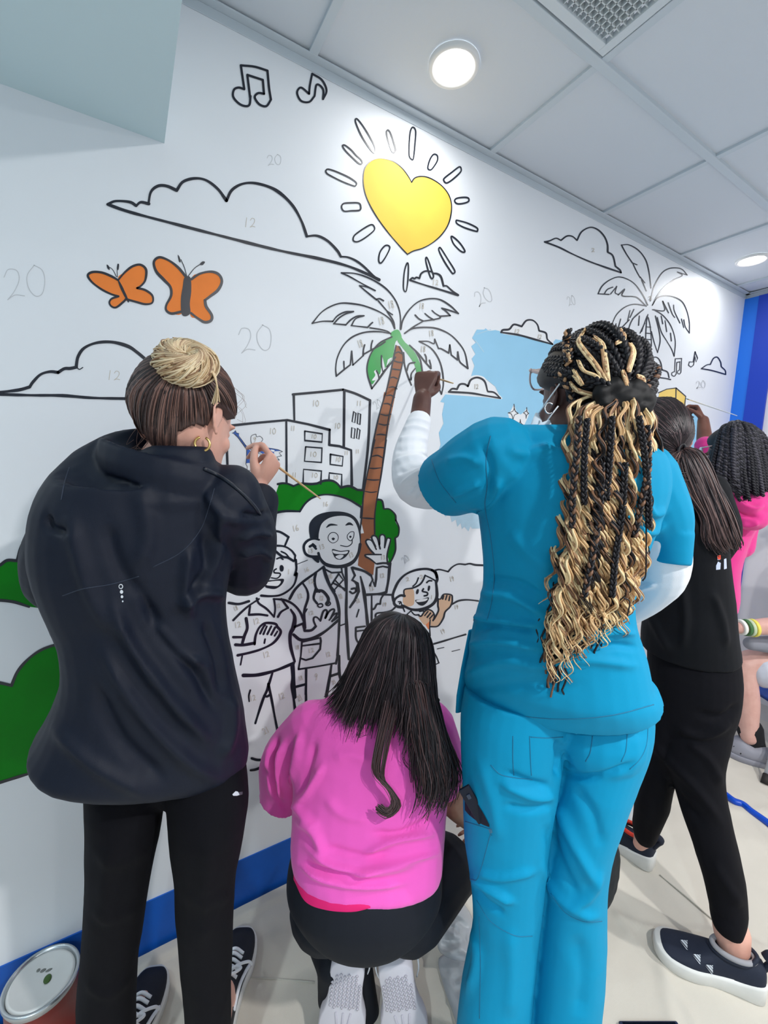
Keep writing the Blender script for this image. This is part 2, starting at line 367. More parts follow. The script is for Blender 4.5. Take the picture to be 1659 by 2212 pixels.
# near palm
c = Paint('painted_palm_tree')
c.fill('908,572 885,690 850,850 800,1020 760,1200 735,1352 820,1352 840,1200 860,1050 895,900 930,780 955,670 945,600 925,575', BROWN, ZF, False)
c.fill('1327,100 1290,300 1230,560 1180,820 1150,1100 1130,1350 1118,1480 1240,1558 1252,1450 1225,1370 1190,1290 1250,1230 1258,1000 1298,780 1365,360 1400,200 1420,100', BROWN, ZG, False)
c.line('908,572 885,690 850,850 800,1020 760,1200 735,1352', 3, ZF); c.line('930,580 950,620 955,670 930,780 895,900 860,1050 840,1200 820,1352', 3, ZF)
c.line('1252,480 1200,720 1165,900 1148,1100 1135,1200|1345,480 1300,780 1262,1000 1252,1100 1252,1230', 3, ZG)
c.line('1365,62 1400,58 1432,75|1345,128 1380,124 1412,142|1325,192 1360,192 1392,212|1300,275 1345,285 1382,275|1285,352 1330,362 1365,355|1268,440 1300,436 1345,442|1250,545 1290,540 1335,545|1228,612 1275,604 1318,625|1205,705 1250,708 1302,702|1190,795 1240,800 1286,798|1175,890 1225,898 1268,892|1150,1102 1200,1105 1252,1108', 3, ZG, taper=(.6, .6))
c.line('905,622 925,615 945,625|893,672 920,682 950,685|885,728 915,732 938,735|870,788 890,782 915,792', 2.6, ZF)
c.fill('905,468 930,475 945,525 905,548 885,650 830,740 780,790 750,830 735,800 720,760 725,680 750,610 800,550 868,518 872,490', LGREEN, ZF)
c.fill('930,500 965,548 1010,590 1050,650 1085,760 1050,778 1030,700 985,630 945,580 918,540', LGREEN, ZF)
c.fill('748,805 770,770 762,745 780,735 800,765 812,700 815,645 830,700 838,735 850,680 855,665 880,655 835,725 790,790', WHITE, ZF, lay='fill2')
c.line('545,90 640,95 740,130 830,185 890,250 925,320 938,390 938,465|545,90 600,115 680,160 770,208|770,208 720,185 665,175|665,175 700,205 780,270|780,265 800,262 825,275|790,275 850,345|850,345 885,368|852,350 890,410 900,460', 3.2, ZF)
c.line('900,460 870,400 800,350 700,310 620,295 540,292 470,315 410,355 352,425|352,425 420,412 488,412|488,412 520,375 570,350 625,347|625,347 575,362 530,390 495,428|495,428 575,435|575,435 610,400 650,378 695,375|695,375 640,395 612,440|612,440 700,450 720,452|720,452 740,430 752,420|735,455 800,465 850,478 875,495', 3.2, ZF)
c.line('870,492 790,480 700,485 620,515 560,570 520,650 508,720 512,775|512,775 560,735 605,700|562,678 564,725|605,700 614,610|614,610 622,702|622,702 690,640|690,640 692,600 700,568|690,632 745,602|742,600 745,565 752,540|748,600 800,572 835,548', 3.2, ZF)
c.line('880,515 800,555 745,620 718,700 720,770 748,858|748,858 800,790 850,720 905,650|812,640 812,700 820,745|778,740 790,765 795,790', 3.2, ZF)
c.line('940,465 955,400 1000,330 1060,280 1130,262 1200,268 1270,310 1322,360|1322,360 1260,338 1212,325|1212,325 1240,345 1268,374|1268,374 1200,378|1200,378 1200,390 1160,400|1160,400 1090,410|1090,410 1030,445 965,492|1200,378 1170,360 1147,340|1160,402 1130,385 1100,360|1090,410 1060,395 1035,370', 3.2, ZF)
c.line('965,492 1020,460 1100,452 1180,460 1260,495 1320,550 1365,620 1385,725|1385,725 1340,690 1328,672|1328,672 1318,615|1318,615 1316,668|1316,668 1275,635|1275,635 1265,568|1265,568 1258,622|1258,622 1210,595 1190,592|1190,592 1165,530|1165,530 1160,560 1120,545 1062,545', 3.2, ZF)
c.line('1062,545 1140,590 1190,660 1215,740 1222,830 1210,895|1210,895 1190,850 1170,790|998,570 1060,630 1100,680 1140,725|1140,725 1138,700 1130,670|1110,685 1108,650 1100,632|1040,610 1070,670 1085,760|958,620 965,700 985,770 1010,835|1032,685 995,695 980,740|1035,725 1010,760 1008,800', 3.2, ZF)
c.build('near palm tree with brown trunk, one frond painted green')
# far palm
c = Paint('painted_palm_tree')
c.line('720,235 770,235 830,270 875,330 895,400 905,470 910,510|720,235 750,290 790,350|790,350 820,362|795,358 815,400 840,445|840,440 870,478|850,460 880,530|888,620 860,560 810,490 760,455 700,440 640,462 595,500 570,548|570,548 640,552|610,548 630,520 665,505|650,550 690,500|690,500 680,540 700,552|700,555 740,518|740,520 725,560 790,565|790,565 825,575 880,628', 2.4, ZC)
c.line('905,595 930,500 975,420 1020,388 1070,382 1110,392 1142,428|1142,428 1078,408|1078,408 1110,430 1060,455|1060,455 1000,500 950,560 918,622', 2.2, ZC)
c.line('918,622 950,575 1000,560 1060,570 1110,600 1140,660 1155,730 1156,800|1156,800 1130,760 1120,715|1120,765 1105,710|1095,735 1060,660 1055,620|1062,700 1045,675 1020,605|1022,670 985,595|985,595 995,655 920,650', 2.2, ZC)
c.line('878,625 800,615 740,635 690,680 665,730 650,770|680,765 685,740|700,765 715,710|712,775 770,715|760,720 775,655|775,700 800,648|790,710 862,648|862,648 800,700 770,760 765,810', 2.2, ZC)
c.line('885,690 870,730 850,790|835,690 830,750|840,800 870,735|890,680 880,740 875,850 880,880|892,700 905,760 912,850 912,885|878,760 908,762|875,800 910,803|877,840 912,842', 2.2, ZC)
c.line('930,650 990,690 1040,760 1065,850 1058,948|1058,948 1040,900 1010,850 975,790 950,700|938,690 960,780 968,850 952,925|952,925 930,860 912,790|975,690 985,740|1000,720 1010,790|1035,800 1040,850', 2.2, ZC)
c.build('far palm tree drawn only in outline')
# buildings
c = Paint('painted_building')
c.line('600,118 800,100 1000,80|1000,80 1100,112 1215,165|1215,165 1200,520 1160,872', 5.2, ZG, jig=False); c.line('607,118 612,322|1010,90 1006,530', 5, ZG)
c.line('70,370 300,345 555,322|555,322 720,355 893,400|893,400 890,520|890,520 970,530 1065,562|1065,562 1070,840|548,330 550,822', 5, ZG, False); c.line('68,375 85,840', 5, ZG)
c.line('695,410 835,432 832,498 695,485 695,410|702,535 832,545 828,660 693,650 702,535|822,830 828,728 685,714 682,820|900,595 1000,612 994,688 898,675 900,595|988,845 990,755 890,743 888,800', 3.6, ZG, False)
c.line('1085,252 1103,268 1093,345 1072,335|1120,265 1140,275 1134,360 1114,350|1070,380 1096,392 1088,470 1065,462|1116,385 1135,402 1126,475 1107,466', 2.8, ZG, False, closed=True)
c.build('outlined hospital building')
# leaping figure emblem
c = Paint('painted_emblem')
c.fill('150,245 175,235 200,205 212,240 250,252 250,300 300,360 385,460 400,490 470,545 500,560 470,600 440,640 470,670 440,695 385,690 355,700 362,620 365,490 300,400 240,310 185,262', ROYAL, ZK, False)
c.fill('500,465 640,462 760,478 840,495 880,510 780,520 775,560 745,605 640,590 560,545 490,520', ROYAL, ZK)
c.fill('725,492 780,500 770,525 735,515', WHITE, ZK, lay='fill2')
c.line('150,245 175,235 200,205 212,240 250,252|250,290 300,355 375,465|185,262 240,315 310,410 365,490|365,490 362,620 355,710|355,710 375,745 372,790 410,810 440,775 430,745|405,815 430,900|430,815 445,870|445,738 500,728 540,735|485,740 500,790', 1.1, ZK, False)
c.line('445,430 430,360 435,290 480,265 505,262|505,262 515,300 560,290|560,290 590,310 605,345 560,400 500,430 445,430|450,430 443,460|482,430 470,465', 1.0, ZK)
c.line('500,465 640,462 760,478 845,495 900,522|900,522 850,540 888,585|888,585 815,600 855,648|855,648 805,640|385,465 450,500 500,540', 1.1, ZK, False)
c.build('blue leaping figure emblem')
# bushes
c = Paint('painted_bush')
c.fill('430,980 465,905 490,830 560,830 600,842 700,830 780,828 850,805 930,812 980,858 1050,850 1110,872 1170,890 1145,1010 1050,955 950,925 850,915 760,940 700,990 655,1052 550,1045 460,1062', GREEN, ZG, False)
c.line('480,832 520,825 560,830 605,848|605,848 660,828 740,832 790,828|790,828 850,805 910,805 950,825 982,860|982,860 1050,848 1115,878|1115,878 1165,882', 5, ZG)
c.line('460,1058 550,1045 655,1050|655,1050 700,985 760,940 850,916 950,925 1050,958 1145,1015', 4, ZG)
c.line('655,1050 530,1052 450,1075 390,1130', 3.4, ZG); c.line('1145,1015 1140,1100', 3, ZG)
c.fill('1270,955 1310,968 1322,1030 1370,1035 1412,1075 1415,1130 1440,1180 1438,1240 1412,1270 1415,1350 1385,1440 1350,1450 1300,1300 1255,1240 1256,1100', GREEN, ZG)
c.line('1270,955 1310,965 1325,1030|1325,1030 1370,1032 1415,1075 1420,1120|1420,1120 1445,1180 1440,1240 1415,1262|1415,1262 1418,1350 1400,1410 1380,1450', 3.6, ZG)
c.build('green bush behind the cartoon doctor')
c = Paint('painted_bush')
c.fill('-30,850 0,845 40,815 95,815 110,760 150,690 200,640 260,640 300,1100 155,1080 80,1055 0,1045 -30,1045', GREEN, ZN, False)
c.line('-30,850 0,845 40,818 95,820|95,820 115,750 150,690 205,632|-30,1045 0,1045 80,1055 165,1082', 6, ZN)
c.build('green cloud-shaped bush, upper left')
c = Paint('painted_bush')
c.fill('-30,1510 0,1515 65,1530 100,1450 160,1380 230,1330 310,1300 400,1285 600,1300 640,2000 250,2005 120,2045 0,2080 -30,2085', GREEN, ZN, False)
c.line('-30,1510 0,1515 65,1530|65,1530 100,1450 160,1380 230,1330 310,1300 400,1283|-30,2090 0,2082 120,2045 255,2005', 6, ZN)
c.build('large green bush at the lower left')
# doctor
c = Paint('painted_doctor')
c.fill('870,640 800,600 780,560 790,450 778,350 790,280 850,220 950,190 1070,188 1160,215 1215,270 1240,360 1240,480 1215,450 1205,330 1160,250 1080,228 970,245 900,290 872,360 865,450 840,430', M_INK, ZH, lay='line')
c.fill('862,440 868,370 895,292 970,240 1080,225 1160,248 1205,310 1228,400 1232,490 1210,580 1140,650 1050,672 950,655 880,600 850,520', WHITE, ZH, lay=.0015)
c.fill('870,450 820,432 760,450 730,500 745,560 790,590 860,590 880,540', WHITE, ZH, lay=.0014)
c.line('868,440 820,430 765,448 732,495 745,560 790,588 862,590|785,500 810,490 840,520|812,480 835,500', 5, ZH, lay='line2')
c.line('862,560 880,610 930,660 1020,680 1110,670 1180,630 1220,560 1236,480', 7, ZH, lay='line2')
c.line('935,328 970,305 1030,308|1108,308 1140,295 1170,308', 5, ZH, taper=(.4, .4), lay=.0019)
c.line('950,410 975,378 1015,378 1040,410 1030,450 990,468 955,445|1122,400 1150,370 1180,372 1175,420 1150,448 1125,430', 1.6, ZH, closed=True, lay=.0019)
c.fill('980,430 995,420 1010,430 995,445|1138,412 1148,402 1160,412 1148,424', M_INK, ZH, lay=.002)
c.line('1165,440 1160,475 1120,500 1060,490', 2, ZH, lay=.0019)
c.fill('985,525 1060,540 1140,535 1110,590 1060,618 1010,600', M_INK, ZH, lay=.0019)
c.fill('992,535 1060,548 1125,542 1110,565 1050,568 1000,560', WHITE, ZH, lay=.0021); c.fill('1015,590 1050,575 1088,580 1060,610 1035,608', WHITE, ZH, lay=.0021)
# coat
c.line('910,680 830,740 720,820 650,890 605,970', 5, ZH); c.line('840,735 828,800 840,870 870,905', 5, ZH)
c.line('905,690 930,780 975,870 1020,950 1045,1050 1050,1150 1045,1300 1035,1480|1035,1480 1020,1550', 5.5, ZH); c.line('720,825 760,890 770,960 740,1060 735,1130 745,1230', 5, ZH)
c.line('745,1225 725,1140 760,1060', 3, ZH); c.line('1110,690 1115,900 1112,1100 1125,1350 1135,1510', 6, ZH)
c.line('925,705 980,735 1070,730|1070,690 1075,735 1100,800 1110,900|920,690 925,720 970,850 1010,900|1000,830 1100,880|1045,745 975,850|1045,745 1085,800 1000,895|1010,800 1100,895', 3.4, ZH, False)
c.line('1160,690 1190,760 1165,800 1215,830 1225,900 1190,980 1145,1045', 5, ZH, False); c.line('1170,690 1270,720 1335,760', 5, ZH)
c.line('1240,770 1270,900 1290,1060 1305,1210', 7, ZH, taper=(.4, 1)); c.line('1340,930 1340,1060 1340,1170', 4, ZH)
c.line('1295,932 1400,925 1470,910|1470,910 1490,800 1500,690 1505,650', 6, ZH); c.line('1385,690 1380,790 1370,855|1370,855 1345,800 1325,850|1335,760 1350,800|1385,690 1440,678 1500,690|1390,655 1440,648 1495,650', 4.4, ZH, False)
c.line('840,880 820,960 850,1010|840,900 900,900 950,960 945,1010', 6, ZH); c.line('870,1015 895,1015 900,1035 875,1045 855,1030|935,1000 960,995 970,1015 950,1030 930,1020', 3.4, ZH, closed=True)
c.line('1160,880 1190,875 1200,900 1170,920 1145,905|1195,820 1210,850 1200,900', 5, ZH); c.line('1225,1065 1205,1130', 3, ZH)
c.line('715,1355 880,1318|880,1318 885,1345 878,1420 810,1500 750,1518 700,1500|715,1390 875,1370|715,1355 705,1480 685,1595|685,1600 850,1575 1015,1545', 4, ZH, False)
c.line('1200,1225 1280,1215|1200,1260 1270,1250|1198,1230 1200,1320 1225,1365 1270,1390', 4, ZH); c.line('1055,1210 1110,1190', 3.4, ZH)
c.fill('1245,280 1270,380 1240,385', WHITE, ZH, False, lay='fill2')
# waving hand
c.fill('1380,660 1330,620 1285,590 1290,575 1360,565 1330,530 1290,465 1300,435 1330,440 1375,500 1340,420 1355,405 1385,420 1410,490 1415,400 1440,395 1460,420 1460,500 1480,430 1505,430 1505,470 1475,560 1490,620 1480,660', WHITE, ZH, False, lay='fill2')
c.line('1380,655 1330,615 1285,590|1285,590 1290,573 1425,572|1360,565 1320,520 1287,460 1300,437|1300,437 1340,450 1380,525|1375,500 1340,425 1358,402 1390,425 1415,520|1410,480 1412,410 1438,393 1460,420 1455,510|1458,500 1478,430 1500,428 1508,445 1480,560 1478,620 1485,660', 3.4, ZH)
# legs
c.line('755,1600 750,1825|980,1560 960,1700 935,1850|650,1760 745,1735|975,1660 1050,1635|1050,1480 1050,1640 1075,1720', 5, ZH); c.line('1075,1730 1040,1770 1000,1825', 3, ZH)
c.build('waving cartoon doctor with stethoscope')
# nurse
c = Paint('painted_nurse')
c.line('440,358 520,370 595,415|595,415 560,498|400,495 480,492 560,500 620,535 655,580|655,580 650,625|660,620 665,700 650,760 670,740 650,830 600,890 520,935 430,945 350,940', 4.6, ZH)
c.line('430,610 475,540|475,540 540,590 590,600 640,630', 5, ZH); c.line('530,545 570,565 600,600', 4, ZH); c.line('490,610 520,600 545,615', 3, ZH)
c.fill('515,700 520,670 540,668 552,690 545,720 525,722', M_INK, ZH, lay='line'); c.line('485,700 465,715 470,735 515,740 520,760 490,785 440,780', 3.2, ZH)
c.fill('395,810 460,800 550,790 535,840 480,878 420,875 385,860', M_INK, ZH, lay='line'); c.fill('400,820 520,808 500,850 450,852 395,845', WHITE, ZH, lay='line2')
c.line('655,665 765,622', 1.4, ZH)
c.line('100,1160 170,1090 240,1030 330,970|310,965 330,1010 400,1060 465,1130|465,1130 475,1060 465,970|250,1035 240,1110|240,1112 330,1108 405,1118|530,970 590,1050|590,1050 530,1085 500,1130|460,970 560,980 640,1020 700,1090 735,1180', 4.6, ZH)
c.line('615,1065 650,1130 640,1220 610,1290 615,1400 650,1530', 9, ZH, taper=(.4, .6)); c.line('650,1220 735,1185|725,1190 740,1255|740,1255 800,1250 840,1215', 5, ZH); c.line('640,1290 700,1335 780,1330 860,1300 950,1240 1040,1160', 6, ZH)
c.line('840,1215 820,1165 825,1135 850,1135 880,1165|880,1165 905,1085 930,1068 940,1090 925,1140|925,1140 955,1085 990,1062 1005,1075 975,1140|960,1160 1000,1110 1030,1100 1010,1140 985,1170|1000,1160 1040,1130', 4, ZH)
c.line('215,1145 225,1230 200,1300 180,1370|100,1312 190,1312|120,1380 190,1382 290,1365', 6, ZH); c.line('290,1375 300,1300 330,1230 375,1190 430,1185 480,1195 495,1220', 5.5, ZH); c.line('495,1220 525,1260 505,1310 450,1370 350,1420 250,1450 140,1475', 5.5, ZH)
c.line('340,1280 370,1220 385,1205|370,1285 400,1215|405,1285 440,1215|440,1290 475,1225|470,1300 495,1260|385,1330 378,1365', 4.6, ZH); c.line('190,1655 320,1650 480,1610 640,1545', 7, ZH); c.line('180,1480 165,1560', 3, ZH); c.line('60,1005 150,1015 240,990', 5, ZH)
c.line('635,1545 640,1700 650,1850', 7, ZH)
c.line('565,90 530,200 510,260 490,330 440,440 380,620 330,780|510,240 550,430 600,700 660,1000|450,400 490,412 520,395', 5.2, ZJ); c.line('835,0 845,150 835,280 860,450 890,690', 6, ZJ); c.line('1030,40 1030,250 1030,560', 5, ZJ)
c.line('870,280 1020,245|1380,0 1340,200 1300,410|1370,130 1490,95|1490,0 1500,120 1530,220', 4, ZJ); c.line('260,325 240,400 245,480', 4, ZJ); c.line('280,1265 350,1285 430,1290 460,1330 400,1390 330,1420 265,1430', 5, ZJ)
c.build('cartoon nurse with folded hand and cap')
# child
c = Paint('painted_child')
c.fill('520,850 600,835 625,850 635,900 635,1000 620,1035 575,1050 530,1040 500,1000 505,930', PEACH, ZI)
c.line('390,985 380,920 400,850 450,750 530,670 640,620 760,602 840,615 890,650 910,720 900,760|845,615 890,640 905,700', 5.2, ZI); c.line('895,750 905,850 905,940 870,1010 800,1060 700,1090 600,1085 520,1050 490,1040', 6, ZI)
c.line('515,920 520,850 620,830 700,790 740,740 765,680|765,680 830,710 890,745|685,710 660,770 620,810', 3.6, ZI); c.line('520,925 470,920 410,960 395,1010 430,1050 500,1060', 6, ZI); c.line('445,995 475,995 485,1025|460,1020 470,1000', 3, ZI)
c.line('785,765 810,745 845,745', 4, ZI); c.fill('655,885 670,845 690,850 685,890 665,905|795,850 805,805 825,808 822,845 805,868', M_INK, ZI, lay='line'); c.line('745,840 735,870 790,885 790,915 755,925', 3.4, ZI)
c.fill('650,975 720,965 808,942 790,1000 740,1040 690,1030 660,1000', M_INK, ZI, lay='line'); c.fill('665,978 790,955 770,985 680,998', WHITE, ZI, lay='line2')
c.fill('930,1000 925,960 945,955 980,910 1000,905 1030,905 1070,915 1090,960 1070,1040 1010,1100 990,1170 960,1240 900,1285 835,1285 840,1210 900,1160 925,1100', PEACH, ZI)
c.line('920,965 918,1040 925,1100 880,1190 860,1215|920,960 950,960 975,915 1010,902 1080,915 1090,955 1085,1010 1060,1060 1005,1115 985,1185 945,1255 905,1290 830,1292|975,960 985,925|1010,970 1025,920|1050,980 1060,930', 3.4, ZI)
c.fill('690,1170 720,1150 780,1080 830,1090 870,1140 870,1190 830,1230 770,1275 720,1230', PEACH, ZI); c.line('690,1160 720,1165 760,1110 800,1085|760,1160 800,1110|790,1180 830,1130|820,1195 860,1150|700,1110 740,1100 760,1080 840,1100 875,1150 870,1195 860,1220|600,1110 640,1150 690,1150|730,1095 755,1115', 3, ZI)
c.fill('770,1270 820,1225 825,1330 800,1320', OR2, ZI, False); c.line('825,1210 820,1300 825,1400', 3, ZI); c.line('500,1060 520,1110|600,1100 545,1150', 3, ZI)
c.build('waving cartoon child with side-parted hair')
# hills and road lines
for q, w_ in (('880,620 940,610 1040,635|1040,635 1090,580 1160,545 1245,550|1245,550 1300,540 1370,555 1500,560', 4), ('1085,1025 1160,985 1240,972 1320,975 1400,985', 4), ('870,1498 1000,1460 1130,1420 1250,1385', 4), ('60,910 170,908 380,912|270,912 240,960 230,1020|230,1020 190,1025 165,1070 145,1085', 4), ('405,1065 360,1100 280,1120 200,1130 175,1150 175,1190', 4), ('910,1558 990,1540', 1.6), ('1085,1588 1180,1565', 1.6), ('865,1755 930,1725|930,1725 900,1650 870,1600', 2.6), ('860,2145 920,2150 935,2175 900,2200 865,2210', 2.6)):
    c = Paint('painted_hill' if w_ > 3 else 'painted_line'); c.line(q, w_, ZI); c.build()
# sky paint
c = Paint('painted_sky')
c.fill('1030,712 1046,712 1049,709 1056,715 1070,713 1083,716 1088,712 1092,712 1097,714 1110,720 1150,731 1180,739 1193,742 1200,733 1212,735 1217,731 1230,738 1300,745 1380,760 1390,880 1430,900 1475,878 1495,873 1510,880 1513,920 1510,975 1508,1060 1440,1100 1180,1130 1015,1135 1000,1110 980,1090 960,1040 950,1010 957,990 947,975 952,960 948,935 958,915 955,895 960,870 951,868 962,852 1082,861 1070,835 1045,815 1020,816 1018,812 1025,790 1019,775 1027,765 1018,748 1028,740 1020,730', SKY, (0, 0, 1), False)
c.fill('958,1100 975,1085 1020,1080 1100,1080 1100,1140 1020,1142 1016,1137 1012,1148 1003,1138 998,1143 995,1130 988,1138 985,1122 976,1128 972,1112 962,1116', SKYTHIN, (0, 0, 1), False)
c.line('950,980 965,1000 945,1020|955,1010 975,1040 960,1060|1060,712 1030,722|1027,735 1045,760', 5, (0, 0, 1), m=SKYTHIN, lay='fill2', taper=(.3, .3))
c.build('patch of pale blue sky paint')
c = Paint('painted_sparkle')
c.fill('390,430 440,400 500,270 540,400 580,440 620,460 660,430 690,400 730,340 765,430 760,480 735,540 690,640 650,700 700,790 600,800 460,750 480,700 455,650 440,620', WHITE, (1050, 840, 8.295), False, lay='fill2')
c.line('500,275 505,330 480,400 395,430|395,430 450,450 475,520 468,605|468,605 490,530 510,470 575,440|575,440 525,400 505,340 500,275', 1.6, (1050, 840, 8.295)); c.line('728,335 725,390 670,430|670,430 710,460 718,530|718,530 730,470 765,440|765,440 735,410 728,335', 1.5, (1050, 840, 8.295)); c.line('612,550 605,600 555,635|555,635 590,660 600,725|600,725 620,660 670,648|670,648 625,615 612,550', 1.5, (1050, 840, 8.295))
c.build()
# yellow box and banana by the far wall
c = Paint('painted_box')
c.fill('555,205 620,180 710,168 802,250 800,345 770,360 700,430 600,430 520,330', BUTT, ZL, False); c.line('540,215 620,180 710,168|710,168 802,248|710,170 708,265|802,250 790,350', 2.2, ZL, False); c.build('small yellow box shape')
c = Paint('painted_banana')
c.fill('760,410 780,440 805,490 805,560 785,620 765,650 735,600 740,520 755,460', mat('banana_yellow', srgb(240, 214, 100), .5), ZL, lay='fill2'); c.line('755,405 765,430|765,430 795,470 808,530 800,590 765,650', 1.8, ZL); c.build()
# pencil numbers
DG = {'0': ['.5,0 .85,.2 .9,.55 .7,.95 .35,1 .08,.7 .1,.3 .5,0'], '1': ['.55,0 .45,1'], '2': ['.1,.25 .35,.02 .75,.1 .8,.4 .5,.75 .12,1|.12,1 .5,.88 .95,.95'], '3': ['.15,.12 .6,0 .8,.2 .45,.42|.45,.42 .85,.6 .7,.92 .15,.95'], '5': ['.8,0 .3,.05 .25,.4 .7,.5 .75,.85 .2,1'],
      '6': ['.7,0 .3,.35 .15,.8 .5,1 .8,.8 .65,.55 .3,.65'], '8': ['.75,.1 .4,0 .25,.25 .7,.6 .65,.95 .25,.95 .25,.7 .75,.3 .75,.1'], '9': ['.75,.3 .45,.45 .2,.25 .5,0 .78,.2 .7,.6 .5,1']}
NUM = [('20', 2, 583, 100, 66, -8), ('20', 510, 710, 80, 54, -8), ('20', 575, 336, 34, 22, -6), ('12', 526, 470, 28, 20, 3), ('12', 230, 800, 32, 20, 3), ('20', 1020, 634, 40, 32, -25), ('20', 1223, 642, 18, 20, -15), ('20', 1503, 824, 22, 15, -5), ('12', 934, 604, 14, 11, 5), ('18', 836, 652, 14, 16, -15), ('18', 815, 687, 14, 16, -15), ('18', 770, 737, 12, 16, -20), ('18', 905, 655, 12, 12, 0), ('18', 925, 715, 12, 12, -8), ('18', 908, 748, 12, 12, 0), ('12', 1024, 830, 10, 10, 0), ('12', 1112, 710, 11, 9, 10), ('12', 1162, 722, 9, 9, 10),
       ('10', 674, 865, 16, 12, 0), ('10', 722, 914, 14, 11, 0), ('11', 770, 866, 12, 10, 0), ('20', 804, 870, 18, 18, -30), ('10', 581, 925, 16, 12, 0), ('11', 628, 920, 10, 10, 0), ('10', 672, 938, 13, 8, 5), ('10', 668, 976, 17, 10, 0), ('10', 725, 987, 12, 9, 5), ('11', 744, 974, 9, 8, 0), ('11', 768, 971, 9, 8, 0), ('11', 631, 1021, 10, 10, 0), ('10', 672, 1022, 15, 9, 0), ('10', 720, 1027, 11, 8, 0), ('10', 510, 1042, 15, 14, -10), ('9', 547, 944, 8, 10, 0), ('16', 697, 1085, 12, 9, -5), ('16', 630, 1137, 15, 12, -15), ('16', 655, 1230, 12, 8, -25), ('13', 688, 1178, 12, 10, -15), ('13', 664, 1187, 12, 8, -10), ('13', 752, 1196, 10, 10, -20), ('1', 621, 1230, 6, 10, 0), ('13', 822, 1200, 10, 9, -5), ('12', 820, 1240, 10, 9, -10), ('12', 796, 1268, 10, 10, -20), ('20', 866, 1207, 15, 14, -40), ('12', 665, 1253, 12, 9, -15), ('12', 641, 1285, 11, 10, -20), ('12', 690, 1287, 9, 10, 0), ('12', 665, 1322, 12, 8, -15), ('10', 708, 1242, 9, 9, -15), ('10', 730, 1285, 8, 10, -20), ('12', 768, 1295, 8, 9, -20),
       ('12', 545, 1338, 14, 12, -15), ('12', 505, 1345, 15, 12, -10), ('12', 596, 1305, 9, 9, -10), ('12', 566, 1410, 15, 12, -15), ('12', 665, 1402, 13, 9, -12), ('12', 703, 1410, 10, 10, -15), ('18', 638, 1395, 8, 8, -10), ('9', 680, 1455, 7, 14, 0), ('18', 644, 1462, 9, 9, -20), ('21', 640, 1505, 11, 12, -30), ('12', 600, 1500, 13, 13, -20), ('12', 538, 1503, 14, 12, -10), ('21', 565, 1575, 14, 14, -30), ('21', 716, 1472, 9, 8, -30), ('18', 503, 1312, 10, 9, -25), ('2', 876, 1248, 8, 8, -10), ('2', 906, 1243, 8, 8, -10), ('19', 970, 1247, 10, 10, -15), ('19', 826, 1302, 9, 8, -5), ('19', 981, 1308, 9, 8, -8), ('19', 950, 1362, 10, 9, -25), ('1', 930, 1286, 5, 8, 0), ('2', 1402, 640, 6, 8, 0), ('2', 1278, 536, 7, 8, 0)]
for s, x, y, w_, h_, rot in NUM:
    c = Paint('pencil_number'); n = len(s); a = math.radians(rot)
    for k, ch in enumerate(s):
        for part in DG[ch][0].split('|'):
            q = parse(part)*[w_/n*.9, h_]+[k*w_/n, 0]
            q = np.stack([x+q[:, 0]*math.cos(a)-q[:, 1]*math.sin(a), y+q[:, 0]*math.sin(a)+q[:, 1]*math.cos(a)], 1)
            V, F = ribbon(q, 1.3 if h_ < 30 else 1.7, True, False, (1, 1), False); c.q.append((V, F, .0025 if h_ < 18 else 'pen', M_PEN if s != '20' else M_PEN2))
    c.build()

# ---------------------------------------------------------------- figure tools
def nrm(v): v = np.asarray(v, float); return v/(np.linalg.norm(v)+1e-12)
def sec(c, lat, dep, a, b, n=32, e=2.0):
    t = np.linspace(0, 2*math.pi, n, endpoint=False); ct, st = np.cos(t), np.sin(t)
    x = np.sign(ct)*np.abs(ct)**(2/e); y = np.sign(st)*np.abs(st)**(2/e)
    return c+a*x[:, None]*lat+b*y[:, None]*dep
def stack(rings, cap=True):
    n = len(rings[0]); V = np.vstack(rings); F = []
    for i in range(len(rings)-1):
        for j in range(n): F.append((i*n+j, i*n+(j+1) % n, (i+1)*n+(j+1) % n, (i+1)*n+j))
    if cap: F.append(tuple(range(n-1, -1, -1))); F.append(tuple((len(rings)-1)*n+j for j in range(n)))
    return V, F
def rows(R, e=2.2, s=1., sub=3, lat=None):
    """closed loft through horizontal picture rows (py, xl, xr, depth, half thickness)"""
    A = catmull(np.array([[q[0], q[1], q[2], q[3], q[4], q[5] if len(q) > 5 else 0.] for q in R], float), sub)
    c = np.array([P((a[1]+a[2])/2, a[0], a[3]) for a in A]); t = np.gradient(c, axis=0); rg = []
    for i, a in enumerate(A):
        sl = c[i]-C0; l2 = nrm(np.array([sl[1], -sl[0], 0.])); d = nrm(np.cross(l2, nrm(t[i])))
        q, _ = proj(np.array([c[i]-l2*.01, c[i]+l2*.01])); hw = (a[2]-a[1])/2/((q[1][0]-q[0][0])/.02)
        rg.append(sec(c[i], l2+np.array([0, 0, a[5]]), d, max(.004, hw*s), max(.004, a[4]*s), e=e))
    return stack(rg)
